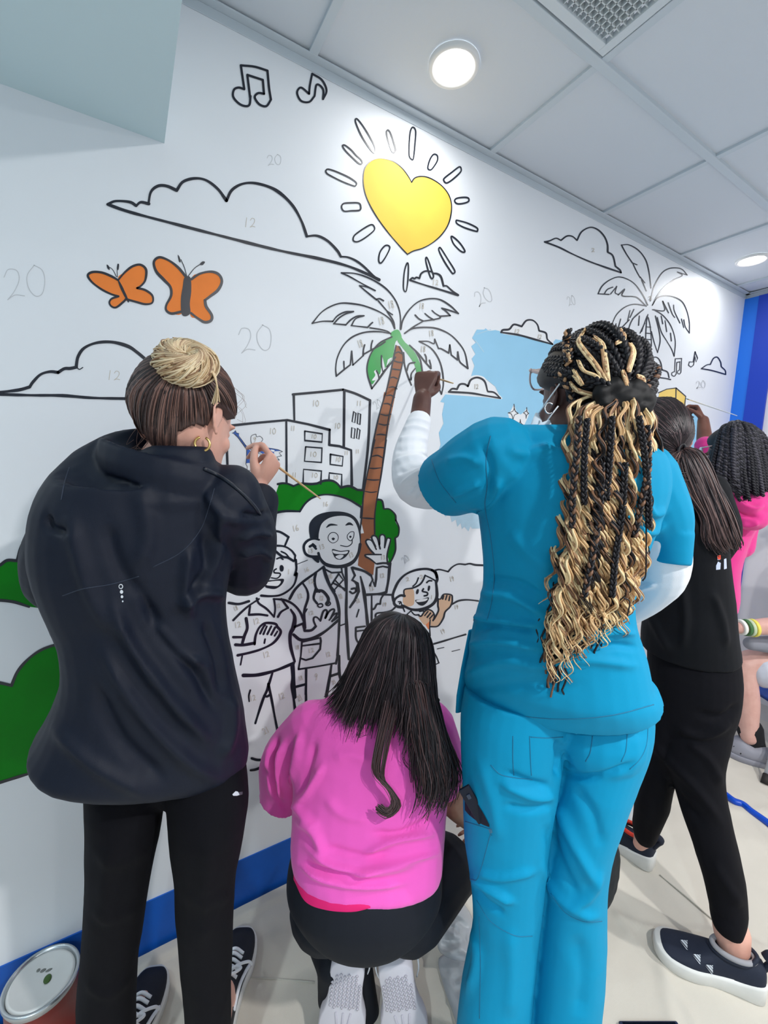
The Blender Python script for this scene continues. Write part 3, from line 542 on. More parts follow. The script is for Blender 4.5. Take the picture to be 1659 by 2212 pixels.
def limb(pts, rad, n=16, sub=5):
    """pts: 3d joints, rounded ends"""
    p = catmull(np.array(pts, float), sub); r = catmull(np.array([[x, 0] for x in rad]), sub)[:, 0]
    if len(pts) == 2:
        t = np.linspace(0, 1, 7)[:, None]; p = np.array(pts[0])*(1-t)+np.array(pts[1])*t; r = (rad[0]*(1-t)+rad[1]*t)[:, 0]
    d0 = nrm(p[0]-p[1]); d1 = nrm(p[-1]-p[-2])
    a = [(-.95, .3), (-.75, .66), (-.4, .92)]
    P0 = [p[0]-d0*k*r[0] for k, _ in a]; 
    p = np.vstack([[p[0]+d0*r[0]*.95, p[0]+d0*r[0]*.75, p[0]+d0*r[0]*.4], p, [p[-1]+d1*r[-1]*.4, p[-1]+d1*r[-1]*.75, p[-1]+d1*r[-1]*.95]])
    r = np.r_[r[0]*.3, r[0]*.66, r[0]*.92, r, r[-1]*.92, r[-1]*.66, r[-1]*.3]
    return tube(p, r, n)
def ell(c, ax, R=None, n=16):
    """ellipsoid, ax = radii along rows of R"""
    R = np.eye(3) if R is None else R; rg = []
    for i in range(1, 12):
        ph = math.pi*i/12; rg.append(sec(np.array(c)+R[2]*ax[2]*math.cos(ph), R[0], R[1], ax[0]*math.sin(ph), ax[1]*math.sin(ph), n))
    return stack(rg)
def fuse(name, parts, vox, m, parent, smooth=6, sf=.5, hook=None):
    V, F = merge(parts)
    me = bpy.data.meshes.new('tmp'); me.from_pydata(V, [], F); me.update()
    bm = bmesh.new(); bm.from_mesh(me); bmesh.ops.recalc_face_normals(bm, faces=bm.faces[:]); bm.to_mesh(me); bm.free()
    o = bpy.data.objects.new('tmp', me); COL.objects.link(o)
    md = o.modifiers.new('r', 'REMESH'); md.mode = 'VOXEL'; md.voxel_size = vox
    if smooth: s = o.modifiers.new('s', 'SMOOTH'); s.iterations = smooth; s.factor = sf
    dg = bpy.context.evaluated_depsgraph_get(); dg.update()
    me2 = bpy.data.meshes.new_from_object(o.evaluated_get(dg)); bpy.data.objects.remove(o); bpy.data.meshes.remove(me)
    me2.name = name
    return link(name, me2, m, parent)
def verts(o):
    me = o.data; n = len(me.vertices); a = np.empty(n*3, np.float32); me.vertices.foreach_get('co', a)
    b = np.empty(n*3, np.float32); me.vertices.foreach_get('normal', b)
    return a.reshape(-1, 3).astype(float), b.reshape(-1, 3).astype(float)
def setv(o, V): o.data.vertices.foreach_set('co', V.astype(np.float32).ravel()); o.data.update()
def segdist(Q, pl):
    best = np.full(len(Q), 1e9); tt = np.zeros(len(Q)); L = np.r_[0, np.cumsum(np.linalg.norm(np.diff(pl, axis=0), axis=1))]; side = np.zeros(len(Q))
    for i in range(len(pl)-1):
        a, b = pl[i], pl[i+1]; ab = b-a; l2 = ab@ab+1e-9
        u = np.clip(((Q-a)@ab)/l2, 0, 1); pr = a+u[:, None]*ab; dd = np.hypot(*(Q-pr).T)
        w_ = dd < best; best[w_] = dd[w_]; tt[w_] = ((L[i]+u*math.sqrt(l2))/L[-1])[w_]
    return best, tt
def folds(o, spec):
    """fabric folds: each 'x,y x,y ... ' polyline (as it lies in the garment's back view), height in mm, width in px"""
    V, N = verts(o); Q, z = proj(V); vis = np.clip(-((N*(V-C0)).sum(1))/np.linalg.norm(V-C0, axis=1)*2.5, 0, 1); D = np.zeros(len(V))
    for txt, amp, wd in spec:
        for part in txt.split('|'):
            pl = catmull(parse(part), 4); lo = pl.min(0)-3*wd; hi = pl.max(0)+3*wd
            k = np.where((Q[:, 0] > lo[0]) & (Q[:, 0] < hi[0]) & (Q[:, 1] > lo[1]) & (Q[:, 1] < hi[1]) & (vis > 0))[0]
            if not len(k): continue
            d, t = segdist(Q[k], pl); D[k] += 1.55*amp/1000*np.exp(-(d/wd)**2)*np.clip(np.minimum(t, 1-t)*5+.15, 0, 1)
    setv(o, V+N*(D*vis)[:, None])
def crumple(o, amp, sc, seed=0, aniso=(1, 1, 1)):
    V, N = verts(o); g = np.random.default_rng(seed); D = np.zeros(len(V)); X = V*np.array(aniso)
    X = X+.03*np.sin(X[:, [1, 2, 0]]*sc*.7+g.uniform(0, 6, 3))
    for k in range(7):
        kv = nrm(g.normal(size=3))*sc*g.uniform(.6, 1.8); D += (1-np.abs(np.sin(X@kv+g.uniform(0, 6))))**2*g.uniform(.4, 1)
    setv(o, V+N*((D/3.5-.4)*amp)[:, None])
BV = {}
def onto(o, px, py, off=.001):
    """point on an object's surface along the sight line of a pixel"""
    if o.name not in BV:
        me = o.data; me.calc_loop_triangles(); BV[o.name] = BVHTree.FromPolygons([v.co[:] for v in me.vertices], [t.vertices[:] for t in me.loop_triangles])
    d = nrm(ray(px, py)); h = BV[o.name].ray_cast(Vector(C0), Vector(d))
    if h[0] is None: return None
    return np.array(h[0])-d*off
def seam(name, o, specs, rad, m, parent, sub=8, off=.0):
    for txt in specs:
        q = catmull(parse(txt), sub); p = [onto(o, a, b, off) for a, b in q]; p = [x for x in p if x is not None]
        if len(p) > 2: V, F = tube(np.array(p), rad, 5); meshobj(name, V, F, m, parent)
def frame(fwd, up=(0, 0, 1), roll=0.):
    """rows: right, forward, up"""
    f = nrm(fwd); r = nrm(np.cross(f, up)); u = np.cross(r, f)
    c, s = math.cos(roll), math.sin(roll); return np.array([r*c+u*s, f, -r*s+u*c])
def az(deg, pitch=0.):
    a = math.radians(deg); p = math.radians(pitch); return np.array([math.sin(a)*math.cos(p), math.cos(a)*math.cos(p), math.sin(p)])
HS = [(0, .016, .018, .058), (.008, .030, .030, .053), (.03, .047, .050, .038), (.055, .058, .072, .018), (.08, .066, .087, .003), (.11, .072, .093, -.003), (.14, .075, .096, -.006), (.17, .073, .091, -.008), (.198, .060, .073, -.010), (.216, .036, .044, -.012), (.225, .010, .012, -.012)]
def head_parts(c, R, s=1., es=.84):
    """c: centre of the skull (0,0,.12)"""
    def X(x, y, z): return np.array(c)+s*(R[0]*x+R[1]*y+R[2]*(z-.12))
    A = catmull(np.array(HS), 3); out = [stack([sec(X(0, a[3], a[0]), R[0], R[1], a[1]*s, a[2]*s, 28) for a in A])]
    out.append(limb([X(0, .088, .118), X(0, .098, .098), X(0, .108, .082)], [.006*s, .009*s, .012*s])); out.append(ell(X(.009, .097, .078), (.009*s, .010*s, .007*s), R)); out.append(ell(X(-.009, .097, .078), (.009*s, .010*s, .007*s), R))
    out.append(ell(X(0, .084, .059), (.023*s, .010*s, .005*s), R)); out.append(ell(X(0, .083, .051), (.020*s, .011*s, .006*s), R)); out.append(ell(X(0, .074, .020), (.020*s, .016*s, .014*s), R))
    for q in (-1, 1):
        out.append(ell(X(q*.040, .050, .080), (.022*s, .024*s, .022*s), R)); out.append(ell(X(q*.032, .080, .128), (.022*s, .010*s, .006*s), R)); out.append(ell(X(q*.031, .074, .110), (.014*s, .012*s, .011*s), R))
        # ear
        s0 = s; s = s*es; e0 = np.array(c)+s0*(R[0]*q*.076-R[1]*.012-R[2]*.022); er = nrm(R[0]*q*.75-R[1]*.66); eo = nrm(R[0]*q*.5-R[1]*.86)
        pts = [e0+s*(R[1]*.012+R[2]*.006), e0+s*(R[1]*.010+R[2]*.024+er*.008), e0+s*(-R[1]*.004+R[2]*.032+er*.012), e0+s*(-R[1]*.016+R[2]*.024+er*.016), e0+s*(-R[1]*.017+R[2]*.004+er*.014), e0+s*(-R[1]*.008-R[2]*.016+er*.008), e0+s*(R[1]*.003-R[2]*.028+er*.004)]
        out.append(limb(pts, [.0045*s]*6+[.0065*s], 8)); out.append(ell(e0+s*(-R[1]*.002+R[2]*.004+er*.001), (.008*s, .014*s, .024*s), R)); out.append(limb([e0+s*(R[1]*.004-R[2]*.014+er*.005), e0+s*(-R[1]*.007+R[2]*.002+er*.011), e0+s*(-R[1]*.004+R[2]*.016+er*.010)], [.003*s]*3, 8)); s = s0
    return out
def hand_parts(wr, fwd, nrm_, side, curls, s=1., thumb=None, spread=.12, curl_axis=None):
    """wr wrist, fwd towards the fingers, nrm_ back-of-hand normal, side +1 thumb lies along cross(fwd,nrm). curls: per finger (index..little) three bends in degrees"""
    f = nrm(fwd); n = nrm(np.array(nrm_)-f*(f@nrm_)); t = np.cross(f, n)*side
    out = []; L = .085*s
    def X(a, b, c): return np.array(wr)+s*(f*a+t*b+n*c)
    A = [(0, .021, .016, 0), (.02, .026, .015, 0), (.045, .034, .014, 0), (.07, .040, .013, .001), (.088, .040, .011, .001), (.096, .034, .008, 0)]
    out.append(stack([sec(X(a[0], a[3], 0), t, n, a[1]*s, a[2]*s, 20, 2.4) for a in A]))
    FL = [(.042, .025, .022), (.047, .029, .024), (.043, .027, .023), (.034, .020, .019)]; base = [.029, .010, -.010, -.029]; bl = [.088, .092, .088, .080]
    tips = []
    for k in range(4):
        p = X(bl[k], base[k], 0); d = nrm(f+t*(base[k]/.029*spread)); pts = [X(bl[k]-.03, base[k]*.9, 0), p]; ax = np.cross(d, n)*1.
        for j in range(3):
            a = math.radians(curls[k][j]); d = nrm(d*math.cos(a)-nrm(np.cross(ax, d))*math.sin(a)); p = p+d*FL[k][j]*s; pts.append(p)
        rr = [.0095*s, .0095*s, .0085*s, .0075*s, .0062*s] if k < 3 else [.008*s, .008*s, .0072*s, .0065*s, .0055*s]
        pp = []; r2 = []
        for j in range(len(pts)-1):
            for u in (0, .5): pp.append(pts[j]*(1-u)+pts[j+1]*u); r2.append(rr[j]*(1-u)+rr[j+1]*u)
        pp.append(pts[-1]); r2.append(rr[-1]); out.append(limb(pp, r2, 12, 2)); tips.append(pts[-1])
    th = thumb or [(.03, .028, -.008), (.055, .052, -.022), (.082, .062, -.034), (.104, .060, -.042)]
    pts = [X(.015, .012, -.004)]+[X(*q) for q in th]
    out.append(limb(pts, [.014*s, .014*s, .0115*s, .010*s, .0075*s], 12, 3)); tips.append(pts[-1])
    return out, tips
def strands(name, paths, rads, mats, mi, parent, n=4, flat=1.):
    V = []; F = []; MI = []; c = 0
    for p, r, m in zip(paths, rads, mi):
        v, f = tube(p, r, n, False, flat); V.append(v); F += [tuple(i+c for i in q) for q in f]; MI += [m]*len(f); c += len(v)
    return meshobj(name, np.vstack(V), F, mats, parent, True, MI)
def guides(G, n, jit, seed, k=18, tipjit=None, wave=0, wl=.12, lift=0., cl=.82):
    """hair paths between neighbouring guide curves given as (px,py,depth) lists"""
    g = np.random.default_rng(seed); C = []
    for q in G:
        c = catmull(np.array([P(*a) for a in q]), 8); s = np.r_[0, np.cumsum(np.linalg.norm(np.diff(c, axis=0), axis=1))]; s /= s[-1]
        C.append(np.stack([np.interp(np.linspace(0, 1, k), s, c[:, j]) for j in range(3)], 1))
    out = []; t = np.linspace(0, 1, k)
    for _ in range(n):
        u = g.uniform(0, len(C)-1); i = int(u); u -= i; p = C[i]*(1-u)+C[i+1]*u
        j1 = g.normal(size=3)*jit; j2 = g.normal(size=3)*(tipjit or jit); p = p+j1*(1-t)[:, None]*(t > 0)[:, None]+j2*(t**1.5)[:, None]
        Lp = np.linalg.norm(np.diff(p, axis=0), axis=1).sum(); cut = g.uniform(cl, 1.0)
        tt = np.linspace(0, cut, k); p = np.stack([np.interp(tt, t, p[:, j]) for j in range(3)], 1)
        if wave:
            ph = g.uniform(0, 6.28); a = g.uniform(.4, 1)*wave*tt; p = p+a[:, None]*(np.sin(tt*Lp/wl*6.28+ph)[:, None]*r_+np.cos(tt*Lp/wl*6.28*.9+ph)[:, None]*f_*.5)
        if lift: p = p-nrm(p[0]-C0)*g.uniform(0, lift)
        out.append(p)
    return out
def skin(name, col, c2): return mat(name, col, .45, noise=.0, col2=c2, nscale=25, bump=.05, bscale=400, spec=.35)
SK1 = skin('skin_fair', srgb(226, 176, 158), srgb(216, 160, 142)); SK2 = skin('skin_medium', srgb(190, 140, 115), srgb(175, 122, 100))
SK3 = skin('skin_deep', srgb(102, 70, 62), srgb(86, 56, 50)); SK4 = skin('skin_brown', srgb(122, 78, 64), srgb(108, 66, 54)); SK5 = skin('skin_rosy', srgb(216, 172, 160), srgb(206, 158, 146))
SK3H = SK3
M_GOLD = mat('gold', srgb(225, 190, 120), .25, 1.)
M_SILV = mat('silver', srgb(215, 215, 215), .25, 1.)
M_WOODB = mat('brush_wood', srgb(222, 186, 134), .5, noise=.15, nscale=60)
M_WHITEC = mat('white_cloth', srgb(236, 240, 246), .8, bump=.15, bscale=500)
M_WRUB = mat('white_rubber', srgb(226, 226, 222), .6, noise=.06, nscale=40)
def shoe_geo(L=.26, W=.092, h=.075, sole=.024, toe=.04, low=.0):
    """local: x width, y heel->toe, z up. returns (upper, sole)"""
    ys = np.array([0, .03, .10, .25, .45, .62, .78, .90, .97, 1.])*L
    hw = np.array([.35, .62, .74, .72, .78, 1., 1.02, .86, .58, .28])*W/2
    tz = np.array([h*.80, h*.98, h, h*.95, h*.92, h*.72, toe*1.05, toe*.92, toe*.75, toe*.45])
    up = []; so = []
    A = catmull(np.stack([ys, hw, tz], 1), 3)
    for y, w2, z in A:
        t = np.linspace(0, 2*math.pi, 24, endpoint=False); zz = np.where(np.sin(t) > 0, np.abs(np.sin(t))**.8*(z-sole), np.sin(t)*.004)
        up.append(np.stack([w2*.93*np.sign(np.cos(t))*np.abs(np.cos(t))**.75, np.full(24, y), sole+zz], 1))
    for zf, ws in ((0, .96), (.003, 1.03), (sole-.003, 1.04), (sole+.004, 1.0)):
        o = [(w2*ws, y+((y/L)-.5)*.006*(ws > 1), zf) for y, w2, z in A]; so.append(np.array([(a, b, c) for a, b, c in o]+[(-a, b, c) for a, b, c in o[::-1]]))
    return stack(up), stack(so)
def place(geo, org, R):
    V, F = geo; V = np.asarray(V); return np.array(org)+V[:, :1]*R[0]+V[:, 1:2]*R[1]+V[:, 2:3]*R[2], F
# ---------------------------------------------------------------- drop cloth, small things on the floor
def grid(nx, ny, fn):
    V = [fn(i/(nx-1), j/(ny-1)) for j in range(ny) for i in range(nx)]; F = [(j*nx+i, j*nx+i+1, (j+1)*nx+i+1, (j+1)*nx+i) for j in range(ny-1) for i in range(nx-1)]
    return V, F
M_CANVAS = mat('canvas', srgb(208, 202, 190), .9, noise=.07, nscale=5, bump=.25, bscale=900)
g_ = np.random.default_rng(3); WV = [(nrm(np.r_[g_.normal(size=2), 0])[:2]*g_.uniform(1.5, 9), g_.uniform(0, 6)) for _ in range(12)]
WR = [((.95, .55), (1.25, .95), .008, .02), ((1.3, .62), (1.75, .2), .007, .012), ((.45, .95), (.7, 1.15), .006, .02), ((1.0, .6), (1.6, .75), .006, .03), ((1.8, .9), (2.5, .4), .006, .03), ((1.9, .2), (2.4, .9), .006, .02), ((1.1, .2), (1.5, .95), .005, .014), ((.9, .1), (1.3, .5), .006, .02), ((.3, .7), (.2, 1.1), .006, .02), ((1.55, 1.1), (2.3, .95), .006, .03)]
def cloth(u, v):
    x = -1.2+u*4.3; y = -.8+v*2.035
    z = .004
    for k, ph in WV: z += .0009*(1-abs(math.sin(k[0]*x+k[1]*y+ph+.8*math.sin(2*y+x))))**3*2
    for a, b, h, w_ in WR:
        ax, ay = a; bx, by = b; l2 = (bx-ax)**2+(by-ay)**2; t = max(0, min(1, ((x-ax)*(bx-ax)+(y-ay)*(by-ay))/l2))
        wob = .03*math.sin(t*9+ax*5); dd = math.hypot(x-ax-t*(bx-ax)-wob*(by-ay), y-ay-t*(by-ay)+wob*(bx-ax)); z += h*math.exp(-(dd/w_)**2)
    if v > .985: z += .006
    return (x, y, z)
V, F = grid(430, 210, cloth)
dc = tag(meshobj('drop_cloth', V, F, M_CANVAS), 'cream canvas drop cloth with seams and wrinkles covering the floor', 'drop cloth')
def floorline(pts, z=.008): return np.array([FP(a, b, z) for a, b in catmull(parse(pts), 6)])
v, f = merge([tube(floorline(q), .0022, 6) for q in ('1425,1890 1480,1935 1530,1978 1600,2035 1659,2085', '530,2112 600,2115 680,2122', '300,2080 384,2040 505,1975 625,1915')])
meshobj('cloth_seam', v, f, mat('canvas_seam', srgb(190, 186, 175), .9), dc)
# paint can
cc = FP(92, 2103, .165); cc = np.array([cc[0], min(cc[1], 1.165), 0.])
can = thing('paint_can', 'open-top red paint can with a silver rim and pale lid beside the blue baseboard', 'paint can', (cc[0], cc[1], .006))
def lathe(prof, c, n=48, cap=False):
    rg = [sec(np.array(c)+np.array([0, 0, z]), np.array([1., 0, 0]), np.array([0, 1., 0]), r, r, n) for r, z in prof]; return stack(rg, cap)
v, f = lathe([(.0, .006), (.07, .006), (.0745, .008), (.0745, .012), (.072, .014), (.072, .158), (.0745, .160)], cc); meshobj('body', v, f, mat('can_red', srgb(150, 44, 36), .35, noise=.15, nscale=30), can)
v, f = lathe([(.072, .150), (.0755, .160), (.077, .166), (.0755, .170), (.070, .170), (.069, .164), (.066, .162)], cc); meshobj('rim', v, f, mat('tin', srgb(200, 205, 208), .28, .9), can)
v, f = lathe([(.0, .1645), (.055, .1645), (.060, .1675), (.064, .1675), (.0665, .163)], cc); lid = meshobj('lid', v, f, mat('can_lid', srgb(222, 222, 220), .4, .2, noise=.05), can); lid['label'] = 'pale lid with paint drips'
q = cc+[.012, -.005, .166]; v, f = stack([sec(q, np.array([1., 0, 0]), np.array([0, 1., 0]), .008, .011), sec(q+[0, 0, .001], np.array([1., 0, 0]), np.array([0, 1., 0]), .006, .009)]); meshobj('paint_drip', v, f, mat('drip_green', srgb(60, 92, 34), .3), can)
v, f = merge([stack([sec(cc+[dx, dy, .1655], np.array([1., 0, 0]), np.array([0, 1., 0]), a, b, 12), sec(cc+[dx, dy, .1662], np.array([1., 0, 0]), np.array([0, 1., 0]), a*.8, b*.8, 12)]) for dx, dy, a, b in ((0, .022, .006, .004), (.012, .016, .007, .003), (-.010, .028, .004, .004))]); meshobj('paint_smudge', v, f, mat('drip_grey', srgb(120, 122, 118), .4), can)
# flat dark tray at the very bottom
a = FP(1335, 2204, .02); b = FP(1462, 2204, .02)
ph = thing('smartphone', 'dark blue smartphone lying on the drop cloth in front of the scrubs', 'phone', (a+b)/2)
d = nrm(b-a); nn = np.array([d[1], -d[0], 0]);
if nn[1] > 0: nn = -nn
L_ = np.linalg.norm(b-a); bm = box((0, 0, .012), (L_, .075, .021), .004)
for vv in bm.verts: q = a*[1, 1, 0]+d*vv.co.x*[1, 1, 0]+nn*vv.co.y+[0, 0, vv.co.z]; vv.co = Vector(q)
bmobj('case', bm, mat('phone_case', srgb(22, 36, 66), .4), ph)
bm = box((.008, .004, .0205), (L_-.008, .071, .0216), .0005)
for vv in bm.verts: q = a*[1, 1, 0]+d*vv.co.x*[1, 1, 0]+nn*vv.co.y+[0, 0, vv.co.z]; vv.co = Vector(q)
bmobj('screen', bm, mat('phone_glass', srgb(12, 18, 30), .08), ph)
# blue hose
v, f = tube(floorline('1530,1700 1560,1712 1585,1730 1605,1738 1622,1752 1645,1768 1675,1790 1720,1830', .02), .014, 14)
tag(meshobj('hose', v, f, mat('hose_blue', srgb(0, 72, 190), .3)), 'bright blue hose lying on the drop cloth at the right edge', 'hose')
# translucent plastic sheeting
def translucent(name, col, al):
    m = mat(name, col, .35, spec=.6); m.node_tree.nodes['Principled BSDF'].inputs['Alpha'].default_value = al; return m
M_PLAS = translucent('clear_plastic', srgb(205, 210, 216), .5)
def sheet(name, outline, zf, label, seed, m=M_PLAS, amp=.02):
    p = catmull(parse(outline), 4, True); c = p.mean(0); g = np.random.default_rng(seed); V = []; F = []; n = len(p); K = 14
    A = [(g.normal(size=2)*g.uniform(.02, .09), g.uniform(0, 6)) for _ in range(8)]
    for k in range(K+1):
        for i in range(n):
            q = c+(p[i]-c)*(k/K+.0001); h = sum((1-abs(math.sin(q@a+b))) for a, b in A)/8
            V.append(FP(q[0], q[1], zf(q[0], q[1])+h*amp*(1.1-(k/K)**6)))
    for k in range(K):
        for i in range(n): F.append((k*n+i, k*n+(i+1) % n, (k+1)*n+(i+1) % n, (k+1)*n+i))
    o = meshobj(name, V, F, m); s = o.modifiers.new('s', 'SOLIDIFY'); s.thickness = .0012
    return tag(o, label, 'plastic sheet')
sheet('plastic_bag', '955,1905 1000,1950 1022,1990 1022,2060 1005,2078 965,2068 945,2045 948,1990 950,1940', lambda x, y: .05, 'crumpled clear plastic bag between the kneeling person and the scrubs', 5, amp=.07)
sheet('plastic_sheet', '948,2070 985,2060 1022,2075 1060,2150 1080,2260 1010,2260 975,2180 955,2120', lambda x, y: .012, 'grey translucent plastic sheet on the drop cloth beside the scrubs', 8, amp=.03)
sheet('plastic_bag', '1330,1700 1365,1715 1372,1760 1350,1785 1325,1790 1300,1785 1310,1740', lambda x, y: .03, 'crumpled clear plastic bag behind the scrubs, near the black slip-on', 9, amp=.06)
# dark bag behind the teal trousers
M_BAG = mat('bag_black', srgb(24, 30, 36), .75, noise=.2, nscale=14)
bp = thing('backpack', 'soft black bag standing on the floor behind the teal trousers', 'bag', FP(1285, 1990))
c = FP(1283, 1985); o = fuse('bag_body', [ell(c+[0, .02, .17], (.088, .07, .175)), ell(c+[0.0, .06, .10], (.088, .08, .10))], .006, M_BAG, bp); crumple(o, .006, 26, 4)
v, f = tube([c+[-.03, .0, .33], c+[-.02, 0, .37], c+[.02, 0, .37], c+[.03, 0, .33]], .007, 8); meshobj('handle', v, f, M_BAG, bp)
st = thing('step_stool', 'low dark blue step stool standing behind the scrubs', 'stool', FP(1345, 1700)); c = FP(1350, 1700)
bmobj('seat', box(c+[-.10, -.06, .06], c+[.03, .08, .085], .006), mat('stool_blue', srgb(16, 34, 62), .4), st)
for dx in (-.09, .01):
    for dy in (-.05, .06): bmobj('leg', box(c+[dx, dy, .0], c+[dx+.016, dy+.016, .062], .002), MATS['stool_blue'], st)

# ---------------------------------------------------------------- person in the dark jacket (left)
M_JACK = mat('navy_softshell', srgb(11, 20, 38), .6, noise=.1, nscale=5, bump=.12, bscale=900, spec=.3)
M_TROU = mat('black_trousers', srgb(11, 11, 17), .85, bump=.15, bscale=900, spec=.15)
p1 = thing('person', 'person in a navy jacket and black trousers with a blond bun', 'person', FP(240, 2370))
LJ = [(965, 330, 455, .715, .05), (985, 275, 470, .712, .07), (1008, 155, 490, .715, .088), (1040, 114, 515, .72, .10), (1100, 88, 525, .73, .11), (1200, 84, 520, .745, .115), (1290, 112, 503, .765, .115), (1360, 142, 503, .775, .115), (1430, 148, 514, .785, .118), (1500, 128, 532, .795, .12, -.05), (1560, 106, 546, .805, .13, -.14), (1605, 92, 556, .812, .135, -.24), (1628, 108, 548, .818, .12, -.28)]
RA = [P(488, 1085, .745), P(530, 1165, .84), P(528, 1232, .93), P(548, 1150, 1.0), P(562, 1082, 1.06)]
LA = [P(190, 1110, .75), P(130, 1180, .80), P(124, 1258, .87), P(160, 1265, .95), P(225, 1255, 1.0)]
legL = [(1560, 190, 355, .83, .05), (1640, 182, 362, .84, .08), (1720, 183, 362, .832, .10), (1800, 184, 347, .84, .095), (1900, 183, 328, .85, .085), (1960, 179, 318, .86, .08), (2050, 172, 304, .875, .076), (2140, 166, 299, .89, .075), (2230, 165, 296, .905, .075), (2330, 168, 295, .925, .072)]
legR = [(1560, 350, 500, .83, .05), (1640, 350, 530, .84, .08), (1720, 362, 540, .832, .10), (1800, 368, 528, .84, .095), (1870, 376, 514, .85, .085), (1950, 380, 507, .86, .08), (2050, 388, 503, .88, .076), (2120, 395, 500, .895, .074), (2200, 402, 500, .91, .073), (2310, 410, 500, .93, .07)]
HC1 = P(404, 897, .735); R1 = frame(az(46, -20), roll=.08)
wr1 = P(556, 1052, 1.085)
tA = FP(338, 2108); hA = FP(250, 2372); tB = FP(527, 2022); hB = FP(455, 2320)
def foot(toe, heel, back, z): y = nrm((toe-heel)*[1, 1, 0]); q = toe-y*back; q[2] = z; return q
hf = nrm(u_*.80+r_*.42+f_*.25); hn = nrm(r_*.85-u_*.35-f_*.25)
hp, tips = hand_parts(wr1, hf, hn, -1, [(62, 50, 25), (72, 62, 35), (84, 80, 45), (88, 88, 50)], .93, thumb=[(.03, .026, -.012), (.052, .040, -.026), (.078, .040, -.040), (.098, .030, -.052)])
neck1 = limb([P(372, 1010, .735), P(388, 955, .735), HC1-R1[2]*.03-R1[1]*.02], [.056, .045, .046])
body1 = fuse('body', head_parts(HC1, R1, .90)+hp+[neck1, rows(LJ[4:], s=.74), limb([P(370, 1010, .745), P(330, 1120, .76)], [.055, .09]), limb(RA+[wr1], [.045, .04, .038, .034, .03, .026]), limb(LA+[P(245, 1245, 1.02)], [.045, .04, .038, .034, .03, .026]), rows(legL[1:], s=.78), rows(legR[1:], s=.78), limb([P(235, 2250, .92), foot(tA, hA, .215, .10), foot(tA, hA, .19, .05), foot(tA, hA, .09, .04)], [.04, .034, .032, .026]), limb([P(455, 2240, .93), foot(tB, hB, .215, .10), foot(tB, hB, .19, .05), foot(tB, hB, .09, .04)], [.04, .034, .032, .026])], .0034, SK1, p1, 5)
collar = []
cc1 = P(356, 1022, .72)
for k in range(25):
    a = 2*math.pi*k/24; collar.append(cc1+nrm(r_*[1, 1, 0])*+nrm(r_*[1, 1, 0])*0+nrm(r_*[1, 1, 0])*.090*math.cos(a)+nrm(f_*[1, 1, 0])*.078*math.sin(a)+np.array([0, 0, 1])*(.010-.022*math.cos(a)-.012*math.sin(a)*0))
cv, cf = [], []
rgs = []
for k in range(24):
    c0 = collar[k]; out = nrm((c0-cc1)*[1, 1, 0]); rgs.append(np.array([c0+out*x+np.array([0, 0, z]) for x, z in ((.006, -.022), (.010, 0), (.006, .024), (0, .029), (-.006, .024), (-.007, 0), (-.006, -.022))]))
m7 = 7; cv = np.vstack(rgs); cf = [(i*m7+j, i*m7+(j+1) % m7, ((i+1) % 24)*m7+(j+1) % m7, ((i+1) % 24)*m7+j) for i in range(24) for j in range(m7)]
jack = fuse('jacket', [rows(LJ, e=2.5), limb(RA, [.066, .062, .058, .050, .046]), limb(LA, [.06, .058, .057, .05, .046]), (cv, cf), ell(cc1+np.array([0, 0, -.042]), (.105, .09, .045)), ell(P(158, 1072, .74), (.045, .06, .045)), ell(P(498, 1075, .745), (.055, .06, .06))], .0038, M_JACK, p1, 7)
folds(jack, [('240,1290 290,1400 370,1510 450,1600', 12, 16), ('300,1270 350,1370 420,1450 470,1540', -9, 14), ('330,1340 390,1410 440,1440', 9, 11), ('220,1400 300,1530 400,1640 480,1690', 9, 18), ('200,1480 260,1600 360,1690', -7, 18), ('410,1180 400,1260 410,1340', 8, 14), ('440,1150 450,1230 400,1290', -8, 12), ('380,1310 440,1280 490,1290', 8, 11), ('150,1110 170,1190 200,1290 260,1380', 7, 20), ('230,1130 250,1210 300,1290', -6, 18),
             ('480,1100 470,1200 440,1260', 6, 12), ('500,1500 500,1580 480,1640', 7, 12), ('110,1560 200,1650 330,1720', 6, 18), ('100,1110 110,1140 150,1150', -7, 9), ('440,1340 470,1420 480,1500', -7, 12), ('520,1200 560,1190 590,1210|515,1165 555,1150 590,1160', 6, 7), ('520,1110 560,1115 590,1100', -6, 7), ('440,1060 480,1110 530,1130', 5, 10), ('300,1050 320,1150 300,1230', 5, 22)])
crumple(jack, .0035, 16, 2)
seam('seam', jack, ['463,1055 450,1100 435,1140 410,1175 380,1200 330,1225', '135,1287 180,1272 240,1262 300,1245', '500,1280 520,1400 545,1520 550,1600', '150,1010 140,1040 132,1080'], .0008, mat('seam_navy', srgb(38, 48, 66), .7), p1)
seam('zip', jack, ['440,1012 480,1032 520,1062 548,1092 562,1112'], .0032, mat('zip_navy', srgb(18, 26, 40), .4), p1, off=.001)
def decal(name, host, polys, m, parent, off=.0012, label=None):
    V = []; F = []
    for txt in polys:
        q = parse(txt); p = [onto(host, x, y, off) for x, y in q]
        if any(x is None for x in p): continue
        n = len(V); V += p; V += [x-nrm(x-C0)*-.0004 for x in p]; k = len(p); F.append(tuple(range(n, n+k))); F.append(tuple(range(n+2*k-1, n+k-1, -1))); F += [(n+i, n+(i+1) % k, n+k+(i+1) % k, n+k+i) for i in range(k)]
    if not V: return None
    o = meshobj(name, V, F, m, parent, False)
    if label: o['label'] = label
    return o
def circ(x, y, a, b=None, n=14): b = b or a; return ' '.join('%.2f,%.2f' % (x+a*math.cos(2*math.pi*i/n), y+b*math.sin(2*math.pi*i/n)) for i in range(n))
M_REFL = mat('reflective_grey', srgb(205, 212, 220), .4)
